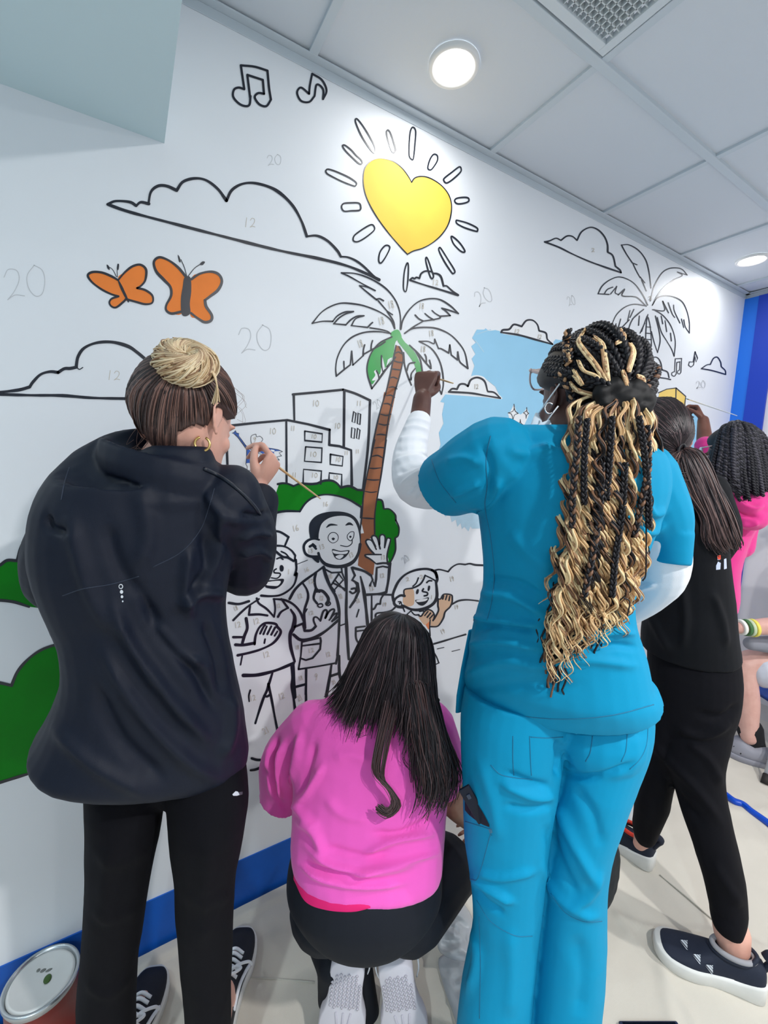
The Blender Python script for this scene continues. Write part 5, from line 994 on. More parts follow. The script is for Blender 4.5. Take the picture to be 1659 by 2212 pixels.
# side vent flap
v, f = stack([sec(P(x, y, d), nrm(r_+f_*.8), nrm(f_-r_), .014, .005) for x, y, d in ((1022, 1360, .93), (1006, 1440, .94), (996, 1500, .945), (994, 1536, .945))]); meshobj('side_flap', v, f, M_TEAL, p4)
st4 = fuse('trousers', [rows(TL, e=2.05), rows(TR, e=2.05), ell(P(1115, 1605, .865), (.08, .06, .09), np.array([r_, f_, u_])), ell(P(1302, 1592, .85), (.085, .07, .085), np.array([r_, f_, u_]))], .0038, M_TEAL, p4, 6)
folds(st4, [('1208,1600 1212,1640 1205,1680', -14, 8), ('1215,1665 1260,1680 1310,1675 1370,1650', -7, 7), ('1190,1700 1140,1690 1090,1670', -6, 9), ('1200,1720 1150,1720 1080,1690', 6, 9), ('1195,1740 1140,1750 1090,1740', -5, 8), ('1010,1890 1060,1920 1110,1950', 8, 8), ('1015,1910 1050,1950 1090,1975', -6, 7), ('1020,1880 1080,1895 1160,1880', 5, 9), ('1200,1720 1230,1800 1270,1880 1290,1920', 7, 12), ('1180,1780 1210,1870 1250,1940', -6, 12), ('1170,1860 1200,1930 1260,1975 1300,1980', 6, 10), ('1300,1880 1270,1940 1230,1960', 5, 10), ('1240,1700 1280,1760 1300,1830', -5, 12), ('1000,1980 1030,2060 1010,2150', 6, 10), ('1100,2000 1105,2100 1100,2200', 4, 16), ('1240,2020 1260,2100 1250,2200', -5, 18), ('1030,1640 1060,1720 1080,1820', 4, 14)]); crumple(st4, .0025, 13, 9)
seam('seam', st4, ['1108,1590 1108,1640 1110,1675', '1144,1590 1146,1640 1148,1675', '1215,1592 1216,1640', '1146,1592 1180,1594 1216,1592', '1355,1580 1352,1620 1342,1645', '1400,1565 1396,1610 1382,1640 1360,1662', '1280,1590 1275,1625 1265,1645', '1060,1652 1080,1672 1110,1680 1150,1684', '1024,1720 1052,1775 1062,1805', '990,1770 1030,1782 1062,1792', '1030,1945 1060,1990 1110,2020 1150,2022', '1190,1930 1220,1970 1260,1990 1300,1990', '1035,1980 1038,2080 1036,2200', '1000,1895 1020,1900 1034,1892 1060,1800'], .0010, M_SEAMT, p4)
strip('pocket_shade', st4, '1004,1706 1020,1720 1040,1750 1057,1782', '1004,1750 1015,1762 1038,1779 1057,1787', mat('pocket_shadow', srgb(6, 20, 38), .8), p4, .0025)  # dark strip painted as the shade inside the pocket opening
pk = thing('smartphone', 'dark phone sticking out of the thigh pocket of the teal trousers', 'phone', P(1030, 1750, .86))
cp = onto(st4, 1026, 1742, .007); cp = cp if cp is not None else P(1030, 1748, .85); Rp = np.array([nrm(r_*.5+u_*.35), nrm(-f_), nrm(np.cross(nrm(r_*.5+u_*.35), nrm(-f_)))]); ax_ = nrm(r_*.5-u_*.85); ay_ = nrm(np.cross(ax_, f_))
bm = box((-.044, -.012, -.003), (.034, .012, .003), .002)
for vv in bm.verts: vv.co = Vector(cp+ax_*vv.co.x+ay_*vv.co.y-f_*vv.co.z)
bmobj('case', bm, mat('phone_dark', srgb(8, 16, 34), .4, spec=.3), pk)
bm = box((-.03, -.004, .003), (-.02, .004, .0045), .001)
for vv in bm.verts: vv.co = Vector(cp+ax_*vv.co.x+ay_*vv.co.y-f_*vv.co.z)
bmobj('camera_bump', bm, mat('phone_cam', srgb(40, 50, 70), .15), pk)
decal('zip_tag', st4, ['1055,1791 1062,1790 1064,1799 1058,1801'], mat('tag_teal', srgb(60, 130, 160), .4), p4)
# hair: scalp braids, scrunchie and curls
HK = [mat('braid_black', srgb(22, 20, 26), .5, spec=.4), mat('braid_blond', srgb(222, 182, 132), .45), mat('braid_gold', srgb(246, 218, 168), .45), mat('braid_brown', srgb(120, 84, 60), .5), mat('braid_tan', srgb(176, 134, 96), .5)]
sk4 = skull(HC4, R4, 1.0, .090, .110, .106, .004)
h4 = meshobj('hair', *cap_mesh(sk4, R4, lambda d: d[2] > -.38+max(0, d[1])*1.25 and not (abs(d[0]) > .8 and d[2] < -.0 and -.35 < d[1] < .5), grow=1.04), HK, p4)
g4 = np.random.default_rng(21)
tie = P(1345, 866, .725); dT = todir(R4, HC4, tie)
paths = []; rad = []; mi = []
def braid(path, r0, m1, m2, pitch=.016):
    L = np.r_[0, np.cumsum(np.linalg.norm(np.diff(path, axis=0), axis=1))]; n = max(16, int(L[-1]/pitch*10)); t = np.linspace(0, L[-1], n)
    c = np.stack([np.interp(t, L, path[:, j]) for j in range(3)], 1); tg = nrm(path[-1]-path[0]); a = nrm(np.cross(tg, nrm(c.mean(0)-C0))); b = np.cross(tg, a)
    for k, m in ((0, m1), (2.094, m2), (4.189, m1)):
        ph = t/pitch*6.283*.5+k; q = c+(r0*.62)*(np.cos(ph)[:, None]*a+.6*np.sin(2*ph)[:, None]*b); paths.append(q); rad.append(np.full(n, r0*.52)); mi.append(m)
starts = []
for i, th in enumerate(np.linspace(-150, 150, 17)):
    for zc in ((.35,) if abs(th) > 110 else (.12,)):
        a = math.radians(th); starts.append(nrm(np.array([math.sin(a), math.cos(a)*.55+.05, .25+.25*math.cos(a)])))
for i in range(26):
    a = math.radians(g4.uniform(-120, 120)); starts.append(nrm(np.array([math.sin(a)*g4.uniform(.3, 1), g4.uniform(-.3, .5), g4.uniform(.3, 1.)])))
for i, d in enumerate(starts):
    p = cap_path(sk4, d, dT, 14, .05+g4.uniform(0, .05)); p = p+np.sin(np.linspace(0, 3.14, 14))[:, None]*g4.normal(size=3)*.004
    braid(p, .0072*g4.uniform(.8, 1.1), 0, int(g4.choice([0, 0, 0, 0, 3])))
BLG = ['1265,712 1252,735 1262,755 1290,790 1315,830 1325,860', '1285,728 1302,745 1308,780 1312,810 1318,850', '1250,780 1262,802 1290,815 1310,845 1322,865', '1340,712 1350,730 1330,742', '1345,800 1352,822 1358,850', '1232,828 1250,846 1290,856', '1228,745 1226,760 1230,780', '1240,800 1256,830 1240,812', '1415,790 1412,830 1402,860', '1300,810 1310,830 1322,858', '1362,742 1368,760 1358,800', '1375,812 1390,822 1380,850']
for q in BLG:
    for s_ in range(8):
        c_ = catmull(parse(q)+g4.normal(size=2)*2.2, 6); pp = []
        for x, y in c_:
            o_ = onto(h4, x, y, .014+.003*g4.random())
            if o_ is None: o_ = P(x, y, .76)
            pp.append(o_)
        paths.append(np.array(pp)); rad.append(np.full(len(pp), .0023)*np.sin(np.linspace(.5, 2.6, len(pp)))); mi.append(int(g4.choice([1, 2, 4])))
for q in ('1212,800 1216,820 1226,835 1236,850', '1236,850 1238,900 1234,950 1230,1000', '1228,712 1222,740 1226,780', '1244,860 1246,900 1240,930', '1224,735 1232,770 1222,790'):
    c_ = np.array([(onto(h4, x, y, .012) if onto(h4, x, y) is not None and y < 870 else P(x, y, .745)) for x, y in catmull(parse(q), 5)]); braid(c_, .0062, 0, 4, .014)
# curls
GC = [[(1292, 868, .735), (1236, 900, .735), (1228, 1000, .715), (1222, 1120, .71), (1200, 1240, .72), (1172, 1350, .735), (1165, 1440, .745)],
      [(1305, 872, .725), (1265, 900, .71), (1250, 1020, .695), (1240, 1150, .695), (1215, 1280, .71), (1190, 1400, .725), (1190, 1500, .735)],
      [(1320, 875, .72), (1295, 910, .70), (1280, 1030, .685), (1270, 1160, .685), (1245, 1290, .70), (1215, 1410, .72), (1215, 1495, .73)],
      [(1335, 875, .715), (1325, 915, .70), (1318, 1040, .685), (1305, 1170, .685), (1280, 1300, .70), (1250, 1410, .72), (1240, 1480, .73)],
      [(1350, 872, .715), (1355, 910, .70), (1352, 1040, .69), (1340, 1170, .69), (1315, 1290, .70), (1290, 1380, .72), (1275, 1440, .735)],
      [(1365, 868, .72), (1388, 910, .71), (1385, 1040, .70), (1372, 1160, .70), (1350, 1270, .71), (1325, 1350, .725), (1310, 1400, .74)],
      [(1378, 862, .73), (1404, 905, .725), (1408, 1030, .715), (1396, 1140, .715), (1375, 1240, .72), (1350, 1310, .735), (1335, 1360, .745)]]
for p in guides([[(x, y, d_+.016) for x, y, d_ in q] for q in GC], 420, .005, 77, 40, .006, wave=.005, wl=.05, cl=.55): paths.append(p); rad.append(np.full(40, .0018)); mi.append(int(g4.choice([0, 0, 3])))
base_ = guides(GC, 140, .007, 31, 60, .012)
for i, p in enumerate(base_):
    L = np.r_[0, np.cumsum(np.linalg.norm(np.diff(p, axis=0), axis=1))]; n = 230; t = np.linspace(0, L[-1], n); c = np.stack([np.interp(t, L, p[:, j]) for j in range(3)], 1)
    pitch = g4.uniform(.042, .062); a0 = g4.uniform(0, 6.28); amp0 = g4.uniform(.0045, .0075); wa = g4.uniform(6, 12); lat = nrm(np.cross(p[-1]-p[0], f_))
    top = g4.random() < .38; dark = top and g4.random() < .8; cut0 = g4.uniform(.45, .9) if dark else g4.uniform(.78, 1)
    for s_ in range(int(g4.integers(4, 7))):
        amp = np.minimum(1, .25+t/.22)*amp0*g4.uniform(.8, 1.15)*(1+.35*t/L[-1]); ph = t/pitch*6.283+a0+.9*np.sin(t*wa+a0)+g4.normal()*.2; off = g4.normal(size=3)*.0013*(1+1.5*t/L[-1])[:, None]
        q = c+off+amp[:, None]*(np.cos(ph)[:, None]*lat+np.sin(ph)[:, None]*f_)
        m = int(g4.choice([0, 3, 0])) if dark else int(g4.choice([1, 2, 4, 1, 2, 2, 3])); cut = int(n*min(1, cut0*g4.uniform(.93, 1.04)))
        paths.append(q[:cut]); rad.append(np.r_[np.full(cut-30, 1.), np.linspace(1, .35, 30)]*g4.uniform(.0010, .0024)); mi.append(m)
for q in ('1250,900 1246,980 1238,1060 1236,1140', '1268,905 1262,1000 1262,1090', '1398,920 1400,1010 1385,1090 1370,1160', '1322,900 1318,980 1310,1080', '1380,900 1392,980 1400,1060 1402,1140', '1300,1000 1296,1100 1280,1200 1262,1290', '1350,1000 1345,1100 1330,1200 1322,1290'):
    braid(np.array([P(x, y, .672) for x, y in catmull(parse(q), 5)]), .005, 0, int(g4.choice([0, 0, 3])), .013)
strands('braids', paths, rad, HK, mi, h4, 5)['label'] = 'black braids ending in long blond spiral curls'
for q in ('1398,1062 1410,1075 1408,1095 1395,1105 1380,1104', '1396,1100 1396,1180 1395,1240 1388,1255', '1345,1290 1360,1300 1355,1330'): meshobj('loose_hair', *tube(np.array([P(x, y, .675) for x, y in catmull(parse(q), 6)]), .0012, 5), HK[0], h4)
scr = []
for i in range(28):
    a = 2*math.pi*i/28; rr = .030+.006*math.sin(a*5); c = tie-f_*.012+r_*(.034*math.cos(a)-.008*(math.cos(a)<-.6))+u_*(.020*math.sin(a)-.004*math.cos(a)); scr.append(ell(c, (.015+.005*math.sin(a*7), .015, .015+.004*math.cos(a*6))))
so_ = fuse('scrunchie', scr+[ell(tie-f_*.018, (.028, .012, .018), np.array([r_, f_, u_]))], .003, mat('black_velvet', srgb(8, 8, 11), .6, spec=.3), p4, 4); crumple(so_, .004, 60, 3)
# glasses, mask, earring
gl = [P(1147, 800, .93)]
tmp = [P(1152, 801, .885), P(1180, 809, .84), P(1212, 819, .785), P(1226, 834, .77)]
v, f = merge([tube(catmull(tmp, 5), .0042, 8), tube(catmull([P(1152, 800, .90), P(1146, 806, .905), P(1145, 825, .905), P(1150, 838, .91), P(1158, 842, .92), P(1175, 838, .95), P(1182, 815, .96), P(1172, 799, .94), P(1152, 800, .90)], 6), .002, 8), tube([P(1146, 799, .902), P(1149, 803, .898)], .004, 8)])
meshobj('glasses', v, f, mat('clear_pink_frame', srgb(214, 190, 186), .25), p4)
e4 = P(1207, 848, .79)
mk = []
M_MASK = mat('mask_white', srgb(214, 228, 240), .8)
mk.append(stack([sec(P(1159, 892, .80), nrm(r_), nrm(f_), .002, .002, 16), sec(P(1160, 908, .79), nrm(r_), nrm(f_), .009, .004, 16), sec(P(1158, 926, .785), nrm(r_), nrm(f_), .013, .006, 16), sec(P(1150, 944, .78), nrm(r_), nrm(f_), .008, .008, 16)]))
mk.append(stack([sec(P(1184, 908, .765), nrm(r_+u_*.2), nrm(f_), .003, .003, 16), sec(P(1180, 918, .765), nrm(r_-u_*.3), nrm(f_), .012, .006, 16), sec(P(1172, 928, .765), nrm(r_-u_*.3), nrm(f_), .014, .009, 16), sec(P(1156, 944, .775), nrm(r_-u_*.3), nrm(f_), .006, .007, 16)]))
mo = meshobj('face_mask', *merge(mk), M_MASK, p4)
meshobj('ear_loop', *merge([tube([P(1160, 898, .80), P(1183, 865, .775), P(1209, 829, .755)], .0013, 6), tube([P(1180, 912, .765), P(1192, 895, .76), P(1206, 877, .755)], .0013, 6)]), M_WHITEC, mo)
v, f = tube([P(1187, 882, .755)+r_*.008*math.cos(a)+u_*.0095*math.sin(a) for a in np.linspace(.7, 5.4, 20)], .0013, 8); meshobj('earring', v, f, M_SILV, p4)
brush(WP(906, 806, .002), P(979, 828, 1.17), 'short wooden paintbrush held up at the palm frond by the person in teal scrubs', tip=srgb(10, 150, 60))

# ---------------------------------------------------------------- person in black with the long ponytail
M_BTOP = mat('black_scrub_top', srgb(9, 12, 18), .75, noise=.1, nscale=6, bump=.1, bscale=900, spec=.2)
p5 = thing('person', 'person in a black top and trousers with a long dark ponytail and slip-on sneakers', 'person', FP(1500, 1990))
T5 = [(1010, 1430, 1500, 1.27, .05), (1035, 1400, 1530, 1.27, .08), (1075, 1392, 1552, 1.27, .095), (1140, 1396, 1566, 1.27, .10), (1210, 1400, 1576, 1.28, .105), (1290, 1392, 1586, 1.29, .11), (1360, 1382, 1592, 1.30, .115), (1405, 1378, 1598, 1.31, .115)]
H5 = [(1380, 1395, 1594, 1.31, .10), (1450, 1392, 1600, 1.31, .118), (1510, 1396, 1596, 1.31, .115), (1560, 1400, 1578, 1.31, .10), (1590, 1405, 1560, 1.31, .08)]
F5 = [(1500, 1420, 1590, 1.31, .10), (1570, 1424, 1580, 1.30, .095), (1640, 1430, 1566, 1.29, .09), (1700, 1450, 1570, 1.28, .082), (1760, 1468, 1582, 1.265, .075), (1830, 1494, 1598, 1.25, .072), (1900, 1515, 1612, 1.24, .07), (1960, 1528, 1617, 1.23, .068), (1990, 1532, 1613, 1.22, .062), (2010, 1540, 1610, 1.215, .05)]
B5 = [(1520, 1400, 1520, 1.33, .09), (1600, 1392, 1490, 1.36, .088), (1670, 1378, 1462, 1.39, .08), (1730, 1370, 1448, 1.42, .072), (1780, 1366, 1428, 1.46, .06), (1802, 1370, 1418, 1.475, .052)]
HC5 = P(1420, 950, 1.285); R5 = frame(az(35, -8))
ankF = P(1585, 2075, 1.21); ankB = P(1390, 1808, 1.495)
RA5 = [P(1528, 1065, 1.27), P(1560, 1150, 1.34), P(1540, 1200, 1.46)]; LA5 = [P(1410, 1060, 1.28), P(1400, 1130, 1.42), P(1440, 1080, 1.6)]
fuse('body', head_parts(HC5, R5, .93)+hand_parts(P(1530, 1180, 1.55), nrm(f_+u_*.3), nrm(r_), -1, [(30, 30, 20)]*4, .9)[0]+hand_parts(P(1445, 1040, 1.7), nrm(f_+u_*.3), nrm(-r_), 1, [(30, 30, 20)]*4, .9)[0]+[limb([P(1462, 1050, 1.27), HC5-R5[2]*.04], [.06, .055]), rows(T5[3:], s=.75), limb([P(1462, 1050, 1.27), P(1470, 1150, 1.28)], [.055, .08]), rows(H5[1:], s=.75), rows(F5[1:-1], s=.7), rows(B5[1:-1], s=.7), limb(RA5+[P(1530, 1180, 1.55)], [.04, .036, .033, .025]), limb(LA5+[P(1445, 1040, 1.7)], [.04, .036, .033, .025]), limb([P(1580, 2010, 1.215), ankF, P(1575, 2110, 1.20)], [.045, .036, .034]), limb([P(1395, 1780, 1.47), ankB, P(1382, 1822, 1.505)], [.042, .031, .022])], .0045, SK1, p5, 5)
tr5 = fuse('trousers', [rows(H5), rows(F5), rows(B5)], .0045, M_TROU, p5, 6); folds(tr5, [('1400,1590 1440,1640 1500,1700 1560,1780', 7, 10), ('1410,1640 1450,1700 1520,1780', -6, 10), ('1460,1570 1520,1590 1580,1560', 7, 9), ('1480,1600 1530,1640 1560,1700', 6, 10), ('1500,1540 1560,1550 1600,1520', -6, 9), ('1540,1860 1570,1910 1600,1960', 5, 10)]); crumple(tr5, .004, 14, 12)
tp5_ = fuse('top', [rows(T5), limb(RA5, [.058, .052, .048]), limb(LA5, [.058, .05, .045])], .0045, M_BTOP, p5, 7); folds(tp5_, [('1470,1240 1480,1330 1475,1400', 6, 10), ('1540,1280 1560,1340 1570,1400', 5, 9), ('1400,1320 1430,1380 1450,1410', 5, 9), ('1440,1080 1480,1110 1520,1170', 4, 14)]); crumple(tp5_, .003, 14, 13)
decal('badge_print', tp5_, ['1549,1200 1556,1200 1556,1209 1550,1210', '1547,1222 1551,1213 1557,1216 1556,1230 1547,1231', '1564,1208 1569,1206 1570,1228 1564,1230'], mat('badge_light', srgb(190, 200, 225), .5), p5, label='partly hidden colourful badge print')
decal('badge_red', tp5_, ['1549,1200 1557,1199 1557,1208 1551,1209'], mat('badge_red_m', srgb(225, 70, 40), .5), p5, .002)
M_NAVY = mat('navy_knit', srgb(18, 28, 48), .75, bump=.25, bscale=600)
def slipon(toe, heel, parent, ank, sock=None, marks=True):
    y = nrm((toe-heel)*[1, 1, 0]); L = .255; x = np.array([y[1], -y[0], 0]); R = np.array([x, y, [0, 0, 1]]); org = toe*[1, 1, 0]-y*L+[0, 0, .006]
    u, s = shoe_geo(L, .104, .098, .034, .052); V, F = u; V = np.array(V); up = meshobj('shoe', *place((V, F), org, R), M_NAVY, parent)
    Vs, Fs = s; Vs = np.array(Vs); b = Vs[:, 1]/L; Vs[:, 2] += np.where(Vs[:, 2] > .02, .018*np.exp(-((b-.0)/.22)**2)+.006*np.exp(-((b-1)/.1)**2), 0); Vs[:, 2] += np.where(Vs[:, 2] < .01, .010*np.clip((b-.8)/.2, 0, 1)**2, 0); meshobj('sole', *place((Vs, Fs), org, R), M_WRUB, up)
    def T(a, b_, z): return org+R[0]*a+R[1]*b_+R[2]*z
    meshobj('collar', *tube(catmull([T(.03*math.cos(q), .074+.052*math.sin(q), .092+.012*(math.sin(q) < -.5)-.004*math.sin(q)) for q in np.linspace(0, 2*math.pi, 13)], 4), .0055, 8), M_NAVY, up)
    v_, f_2 = tube(catmull([T(0, .006, .075), T(0, -.006, .10), T(0, -.016, .118), T(0, -.006, .126), T(0, .004, .112)], 5), .008, 8, True, 1.6); meshobj('heel_tab', v_, f_2, M_NAVY, up)
    if sock: meshobj('sock', *tube(catmull([T(.029*math.cos(q), .074+.048*math.sin(q), .100) for q in np.linspace(0, 2*math.pi, 13)], 4), .007, 8), sock, up)
    if marks:
        sd = -1; ms = []
        for k, (b_, a_) in enumerate(((.150, -.012), (.118, -.030), (.082, -.046))):
            pass
    return up, T
tF = FP(1412, 2052); hF = FP(1640, 2150); upF, TF = slipon(tF, hF, p5, ankF, mat('grey_lining', srgb(150, 150, 155), .8))
upB, TB = slipon(FP(1410, 1878)+nrm(FP(1298, 1812)-FP(1425, 1895))*.255, FP(1410, 1878), p5, ankB, mat('red_lining', srgb(214, 62, 44), .8))
polys = []
for ox, oy in ((1477, 2030), (1505, 2061), (1532, 2084)):
    polys += ['%.1f,%.1f %.1f,%.1f %.1f,%.1f' % (ox-9, oy+1, ox+9, oy+22, ox+6, oy+21), '%.1f,%.1f %.1f,%.1f %.1f,%.1f %.1f,%.1f' % (ox-7, oy+0, ox-2, oy+0, ox+8, oy+12, ox+8, oy+18), '%.1f,%.1f %.1f,%.1f %.1f,%.1f %.1f,%.1f' % (ox-.5, oy+.5, ox+3.5, oy+1, ox+8, oy+6, ox+8, oy+10), '%.1f,%.1f %.1f,%.1f %.1f,%.1f' % (ox+5, oy+1, ox+8, oy+1, ox+8, oy+4)]
decal('stripe_logo', upF, polys, M_REFL, upF, .003, 'three light triangular three-bar logos')
slipon(t4L, h4L, p4, None); slipon(t4R, h4R, p4, None)
sk5 = skull(HC5, R5, 1., .079, .095, .110); h5 = meshobj('hair', *cap_mesh(sk5, R5, lambda d: d[2] > -.5+max(0, d[1])*1.2, grow=1.02), HD, p5)
tie5 = P(1470, 974, 1.205); d5 = todir(R5, HC5, tie5); paths = []; mi = []; rad = []
g5 = np.random.default_rng(8)
while len(paths) < 1100:
    d = nrm(g5.normal(size=3))
    if d[2] < -.5+max(0, d[1])*1.2: continue
    paths.append(cap_path(sk5, d, d5, 10, .02+g5.uniform(0, .04))); rad.append(np.full(10, .0017)); mi.append(int(g5.choice([0, 0, 1, 2])))
HP5 = [mat('pony_brown', srgb(70, 52, 52), .42), mat('pony_dark', srgb(38, 30, 34), .45), mat('pony_light', srgb(112, 88, 84), .42)]
GP = [[(1472, 975, 1.20), (1455, 1005, 1.185), (1470, 1050, 1.175), (1512, 1110, 1.17), (1520, 1160, 1.17), (1540, 1192, 1.17)], [(1474, 974, 1.195), (1485, 1000, 1.17), (1510, 1060, 1.16), (1535, 1120, 1.155), (1550, 1170, 1.155), (1568, 1196, 1.16)], [(1478, 970, 1.195), (1510, 990, 1.17), (1545, 1060, 1.155), (1570, 1120, 1.15), (1585, 1165, 1.155), (1592, 1186, 1.16)], [(1478, 968, 1.20), (1518, 990, 1.185), (1550, 1050, 1.175), (1580, 1120, 1.165), (1590, 1160, 1.16), (1594, 1185, 1.16)]]
pp = guides(GP, 650, .004, 12, 20, .006, wave=.003); strands('hair_strands', paths, rad, HD, mi, h5)
strands('ponytail', pp, [np.r_[np.full(14, .0018), np.linspace(.0018, .0007, 6)]]*len(pp), HP5, [int(x) for x in g5.choice([0, 0, 1, 2], len(pp))], p5)
pp = guides([[(1468, 980, 1.20), (1430, 1000, 1.19), (1450, 1030, 1.18), (1480, 1035, 1.175)], [(1470, 985, 1.19), (1420, 1015, 1.18), (1440, 1020, 1.175), (1475, 1025, 1.17)]], 60, .006, 2, 16, .01); strands('loose_hair', pp, [np.full(16, .0011)]*60, HP5, [0]*60, h5)
meshobj('hair_tie', *tube([tie5+r_*.012*math.cos(a)*.8+u_*.018*math.sin(a)-f_*.004+r_*.003*math.sin(a) for a in np.linspace(0, 6.283, 20)], .005, 8), HK[0], p5)

# ---------------------------------------------------------------- person in the magenta hoodie
M_MAG = mat('magenta_fleece', srgb(226, 52, 142), .9, noise=.06, nscale=8, bump=.2, bscale=700, sheen=.2)
p6 = thing('person', 'person in a magenta hoodie with dark rope twists, painting near the blue striped wall', 'person', FP(1545, 1715))
DD = 1.82
T6 = [(1040, 1560, 1640, DD, .06), (1062, 1530, 1655, DD, .09), (1110, 1515, 1650, DD, .105), (1160, 1515, 1622, DD, .11), (1230, 1518, 1602, DD+.01, .11), (1290, 1518, 1600, DD+.02, .11), (1318, 1520, 1594, DD+.02, .10)]
L6 = [(1300, 1500, 1580, DD+.03, .10), (1400, 1500, 1576, DD+.03, .10), (1550, 1505, 1565, DD+.05, .08), (1690, 1510, 1560, DD+.08, .06)]
HC6 = P(1582, 985, DD); R6 = frame(az(8, 0))
sl6 = [P(1545, 1085, DD), P(1530, 1040, DD+.2), P(1526, 975, 2.06)]; wr6 = P(1519, 908, 2.14)
hf6 = nrm(u_*.85-r_*.15+f_*.35); hp6, _ = hand_parts(wr6, hf6, nrm(r_*.75+u_*.2-f_*.45), -1, [(60, 50, 30), (72, 65, 40), (80, 75, 45), (84, 80, 50)], .85, thumb=[(.03, .026, -.012), (.055, .040, -.026), (.080, .040, -.042), (.10, .030, -.054)])
fuse('body', head_parts(HC6, R6, 1.0)+hp6+[limb([P(1590, 1070, DD), HC6-R6[2]*.04], [.06, .055]), rows(T6[2:], s=.75), rows(L6[1:], s=.75), limb(sl6+[P(1522, 950, 2.09), wr6], [.045, .042, .038, .034, .025])], .0048, SK4, p6, 5)
fuse('trousers', [rows(L6)], .006, M_TROU, p6, 4)
hd = fuse('hoodie', [rows(T6), limb(sl6+[P(1523, 962, 2.07)], [.06, .056, .05, .045]), limb([P(1600, 1090, DD), P(1612, 1200, DD), P(1606, 1290, DD+.02)][:1]+[P(1604, 1110, DD), P(1600, 1180, DD)], [.05, .06, .05]), limb([P(1560, 1065, DD-.08), P(1600, 1090, DD-.13), P(1632, 1095, DD-.12), P(1655, 1075, DD-.06)], [.04, .055, .058, .045]), limb([P(1590, 1085, DD-.13), P(1622, 1120, DD-.15), P(1640, 1105, DD-.12)], [.045, .05, .045])], .005, M_MAG, p6, 5)
folds(hd, [('1560,1050 1590,1080 1625,1100 1650,1090', 12, 6), ('1565,1075 1600,1110 1640,1118', -10, 5), ('1600,1130 1620,1135 1640,1128', 8, 5), ('1550,1060 1560,1090 1570,1130', 6, 6), ('1570,1170 1585,1190 1600,1180', -5, 5)]); crumple(hd, .004, 16, 14)
HT = [mat('twist_black', srgb(24, 24, 32), .55, spec=.35), mat('twist_sheen', srgb(46, 44, 56), .5)]
sk6 = skull(HC6, R6, 1., .095, .115, .12); h6 = meshobj('hair', *cap_mesh(sk6, R6, lambda d: d[2] > -.4+max(0, d[1])*1.2, grow=1.02), HT, p6)
cr = (1588, 915, 1.74)
GT = [[cr, (1560, 930, 1.70), (1542, 970, 1.69), (1532, 1005, 1.69), (1535, 1030, 1.68)], [cr, (1568, 925, 1.67), (1556, 970, 1.65), (1548, 1020, 1.65), (1560, 1050, 1.64)], [cr, (1580, 925, 1.65), (1575, 980, 1.63), (1575, 1040, 1.63), (1590, 1070, 1.63)], [cr, (1595, 925, 1.65), (1600, 990, 1.62), (1605, 1050, 1.62), (1612, 1082, 1.62)], [cr, (1612, 925, 1.66), (1628, 990, 1.64), (1632, 1040, 1.64), (1635, 1078, 1.64)], [cr, (1630, 930, 1.69), (1648, 985, 1.68), (1655, 1030, 1.68), (1650, 1062, 1.68)], [cr, (1645, 940, 1.73), (1665, 985, 1.73), (1672, 1030, 1.73), (1668, 1060, 1.73)]]
g6 = np.random.default_rng(5); tw = guides(GT, 95, .006, 15, 30, .012); paths = []; rad = []; mi = []
for p in tw:
    L = np.r_[0, np.cumsum(np.linalg.norm(np.diff(p, axis=0), axis=1))]; n = 90; t = np.linspace(0, L[-1], n); c = np.stack([np.interp(t, L, p[:, j]) for j in range(3)], 1)
    for k in (0, 3.1416):
        ph = t/.022*6.283+k; paths.append(c+.0042*(np.cos(ph)[:, None]*r_+np.sin(ph)[:, None]*f_)); rad.append(np.r_[np.full(n-12, .0058), np.linspace(.0058, .003, 12)]); mi.append(int(g6.choice([0, 0, 1])))
strands('twists', paths, rad, HT, mi, h6, 6)
meshobj('glasses', *tube([P(1517, 967, 1.86), P(1528, 965, 1.82), P(1538, 963, 1.80)], .003, 6), mat('clear_pink_frame', srgb(196, 176, 176), .3), p6)
m6 = meshobj('face_mask', *stack([sec(P(x, y, d), nrm(r_), nrm(f_), a, .008, 14) for x, y, d, a in ((1515, 966, 1.87, .004), (1513, 978, 1.86, .010), (1516, 990, 1.85, .016), (1522, 998, 1.84, .010))]), M_MASK, p6)
meshobj('ear_loop', *tube([P(1516, 990, 1.84), P(1530, 985, 1.80)], .002, 6), M_WHITEC, m6)
brush(WP(1482, 861, .002), P(1592, 898, 2.0), 'thin white-handled paintbrush held up by the person in the magenta hoodie', wood=mat('white_handle', srgb(230, 232, 235), .4), tip=srgb(150, 205, 235))

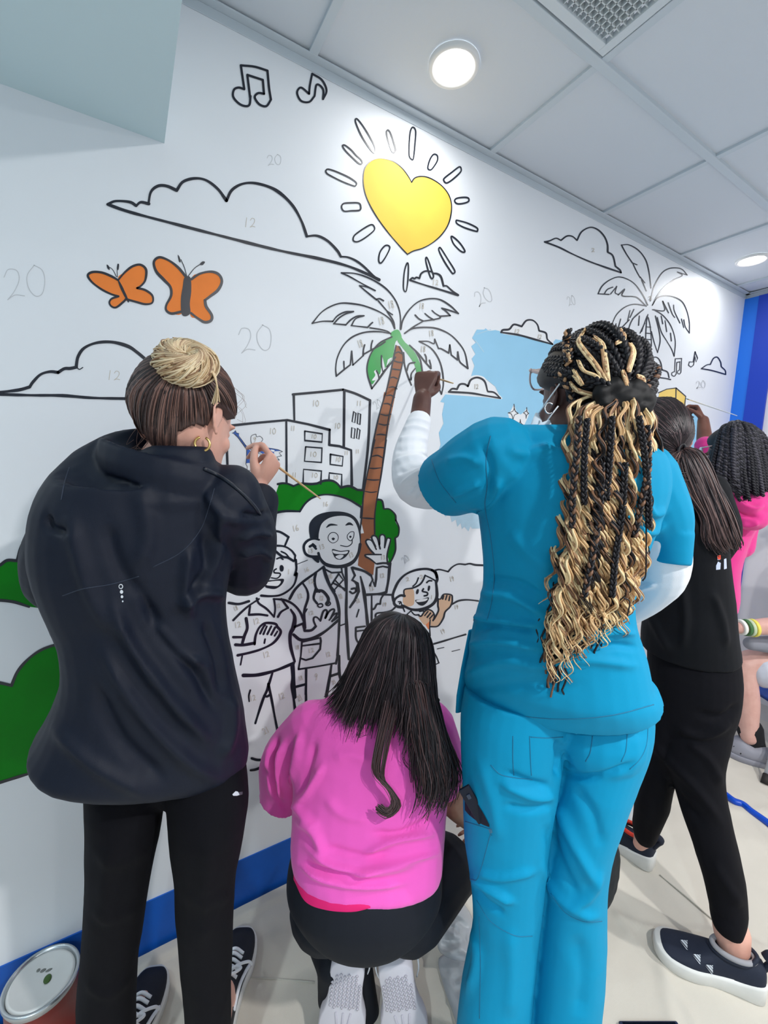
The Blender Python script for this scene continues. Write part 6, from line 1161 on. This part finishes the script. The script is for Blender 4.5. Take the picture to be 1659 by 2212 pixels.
# ---------------------------------------------------------------- seated person and chair at the right edge
M_SHORT = mat('grey_shorts', srgb(196, 200, 212), .8, bump=.15, bscale=700); M_GT = mat('grey_tee', srgb(134, 136, 146), .85, bump=.15, bscale=700)
p7 = thing('person', 'seated person at the right edge in grey shorts, black socks and grey clogs', 'person', FP(1760, 1720))
hip7 = P(1800, 1440, 2.12); kn = P(1612, 1438, 2.14); ak = P(1618, 1592, 2.12); kn2 = P(1640, 1435, 1.92)
arm7 = [P(1830, 1230, 2.05), P(1740, 1345, 2.0), P(1655, 1353, 2.0), P(1598, 1356, 2.0)]
fuse('body', head_parts(P(1800, 1080, 2.15), frame(az(-60)), 1.)+hand_parts(P(1596, 1357, 2.0), nrm(-r_+f_*.2), nrm(-f_*.3+u_), 1, [(25, 30, 20)]*4, .9)[0]+[limb([P(1800, 1190, 2.15), P(1800, 1120, 2.15)], [.06, .055]), limb([hip7, P(1800, 1300, 2.15), P(1800, 1220, 2.15)], [.13, .13, .12]), limb(arm7, [.05, .045, .040, .028]), limb([hip7, P(1700, 1435, 2.11), kn, P(1614, 1520, 2.13), ak], [.085, .075, .062, .052, .036])], .005, SK5, p7, 5)
sk7 = skull(P(1800, 1080, 2.15), frame(az(-60)), 1., .082, .102, .112); meshobj('hair', *cap_mesh(sk7, None, lambda d: d[2] > -.3+max(0, d[1])*1.2, grow=1.02), HD, p7)
fuse('shorts', [limb([hip7, P(1710, 1440, 2.11), P(1652, 1447, 2.12)], [.115, .10, .088])], .006, M_SHORT, p7, 4)
fuse('tee', [limb([P(1810, 1400, 2.13), P(1800, 1300, 2.15), P(1800, 1215, 2.15)], [.15, .15, .13]), limb([P(1800, 1375, 2.08), P(1700, 1392, 2.06), P(1622, 1390, 2.06)], [.07, .05, .032])], .006, M_GT, p7, 4)
meshobj('sock', *limb([P(1619, 1574, 2.135), P(1626, 1600, 2.135), P(1636, 1626, 2.13)], [.056, .048, .040]), mat('black_sock', srgb(14, 15, 20), .9), p7)
bnd = []
for x, m, nm in ((1600, srgb(236, 240, 232), 'wristband_white'), (1610, srgb(60, 110, 60), 'wristband_green'), (1617, srgb(190, 205, 170), 'wristband_pale'), (1625, srgb(232, 220, 90), 'wristband_yellow')):
    c = P(x, 1355+(x-1600)*.05, 2.0); t_ = nrm(arm7[2]-arm7[3]); a_ = nrm(np.cross(t_, f_)); b_ = np.cross(t_, a_)
    V, F = stack([sec(c+t_*o_, a_, b_, rr, rr, 24) for o_, rr in ((-.007, .033+(x-1600)*.00022), (-.007, .036+(x-1600)*.00022), (.007, .0365+(x-1600)*.00022), (.007, .033+(x-1600)*.00022))]); meshobj('wristband', V, F, mat(nm, m, .5), p7)['label'] = nm.split('_')[1]+' wristband'
M_CLOG = mat('grey_clog', srgb(142, 142, 152), .6, bump=.05)
def clog(toe, heel, parent):
    y = nrm((toe-heel)*[1, 1, 0]); x = np.array([y[1], -y[0], 0]); R = np.array([x, y, [0, 0, 1]]); org = toe*[1, 1, 0]-y*.28+[0, 0, .006]
    u, s = shoe_geo(.28, .118, .098, .026, .082); V = np.array(u[0]); b = V[:, 1]/.28; V[:, 2] = np.where(V[:, 2] > .03, .026+(V[:, 2]-.026)*(.35+.95*np.clip((b-.30)/.25, 0, 1)), V[:, 2])
    up = meshobj('clog', *place((V, u[1]), org, R), M_CLOG, parent); meshobj('sole', *place(s, org, R), M_CLOG, up)
    meshobj('heel_strap', *tube(catmull([org+R[0]*.055+R[1]*.13+[0, 0, .055], org+R[0]*.048+R[1]*.05+[0, 0, .075], org+R[1]*-.002+[0, 0, .08], org-R[0]*.048+R[1]*.05+[0, 0, .075], org-R[0]*.055+R[1]*.13+[0, 0, .055]], 6), .007, 8), M_CLOG, up); return up
ck = clog(FP(1566, 1625), FP(1668, 1660), p7)
decal('vent_slot', ck, ['1570,1606 1573,1606 1583,1625 1581,1626', '1583,1612 1586,1611 1602,1628 1600,1630', '1566,1622 1568,1621 1574,1630 1572,1631', circ(1584, 1634, 1.5), circ(1603, 1636, 1.5)], mat('slot_black', srgb(20, 20, 22), .8), ck, .001)
ch = thing('chair', 'blue plastic chair with grey tube legs under the seated person', 'chair', FP(1740, 1750))
sz = P(1660, 1510, 2.1); hz_ = float(P(1700, 1500, 2.12)[2])-.02; c = P(1790, 1500, 2.12); c = np.array([c[0], c[1], 0]); lx = nrm((P(1640, 1500, 2.12)-c)*[1, 1, 0]); ly = np.array([-lx[1], lx[0], 0])
g7 = []
for i in range(13):
    t = i/12; g7.append(np.array([c+lx*(.26-.50*t)+ly*(.22*math.cos(a))*(1-.0*t)+np.array([0, 0, hz_-.02*math.sin(t*3.1)+.012*math.sin(a)+(0 if t > .12 else -.03*(1-t/.12))]) for a in np.linspace(0, 6.283, 20, endpoint=False)]))
meshobj('seat', *stack(g7), mat('chair_blue', srgb(12, 72, 168), .35), ch)
back = [np.array([c-lx*(.24+.06*t)+ly*.2*math.cos(a)+lx*.012*math.sin(a)+np.array([0, 0, hz_+.02+.36*t]) for a in np.linspace(0, 6.283, 20, endpoint=False)]) for t in np.linspace(0, 1, 6)]
meshobj('backrest', *stack(back), MATS['chair_blue'], ch)
ft = FP(1651, 1697); legs7 = [(ft*[1, 1, 0], c+lx*.2-ly*.0+[0, 0, hz_-.02])]
for sx, sy in ((.24, .22), (-.26, .22), (-.26, -.22)): legs7.append((c+lx*sx+ly*sy, c+lx*sx*.75+ly*sy*.7+[0, 0, hz_-.02]))
for a_, b_ in legs7:
    a_ = np.array([a_[0], a_[1], .008]); lg = meshobj('leg', *tube([a_+nrm(b_-a_)*.03, b_], .0125, 12), mat('grey_tube', srgb(176, 180, 186), .35, .3), ch); meshobj('rubber_foot', *tube([a_, a_+nrm(b_-a_)*.045], .0155, 12), mat('black_rubber', srgb(32, 28, 26), .7), lg)
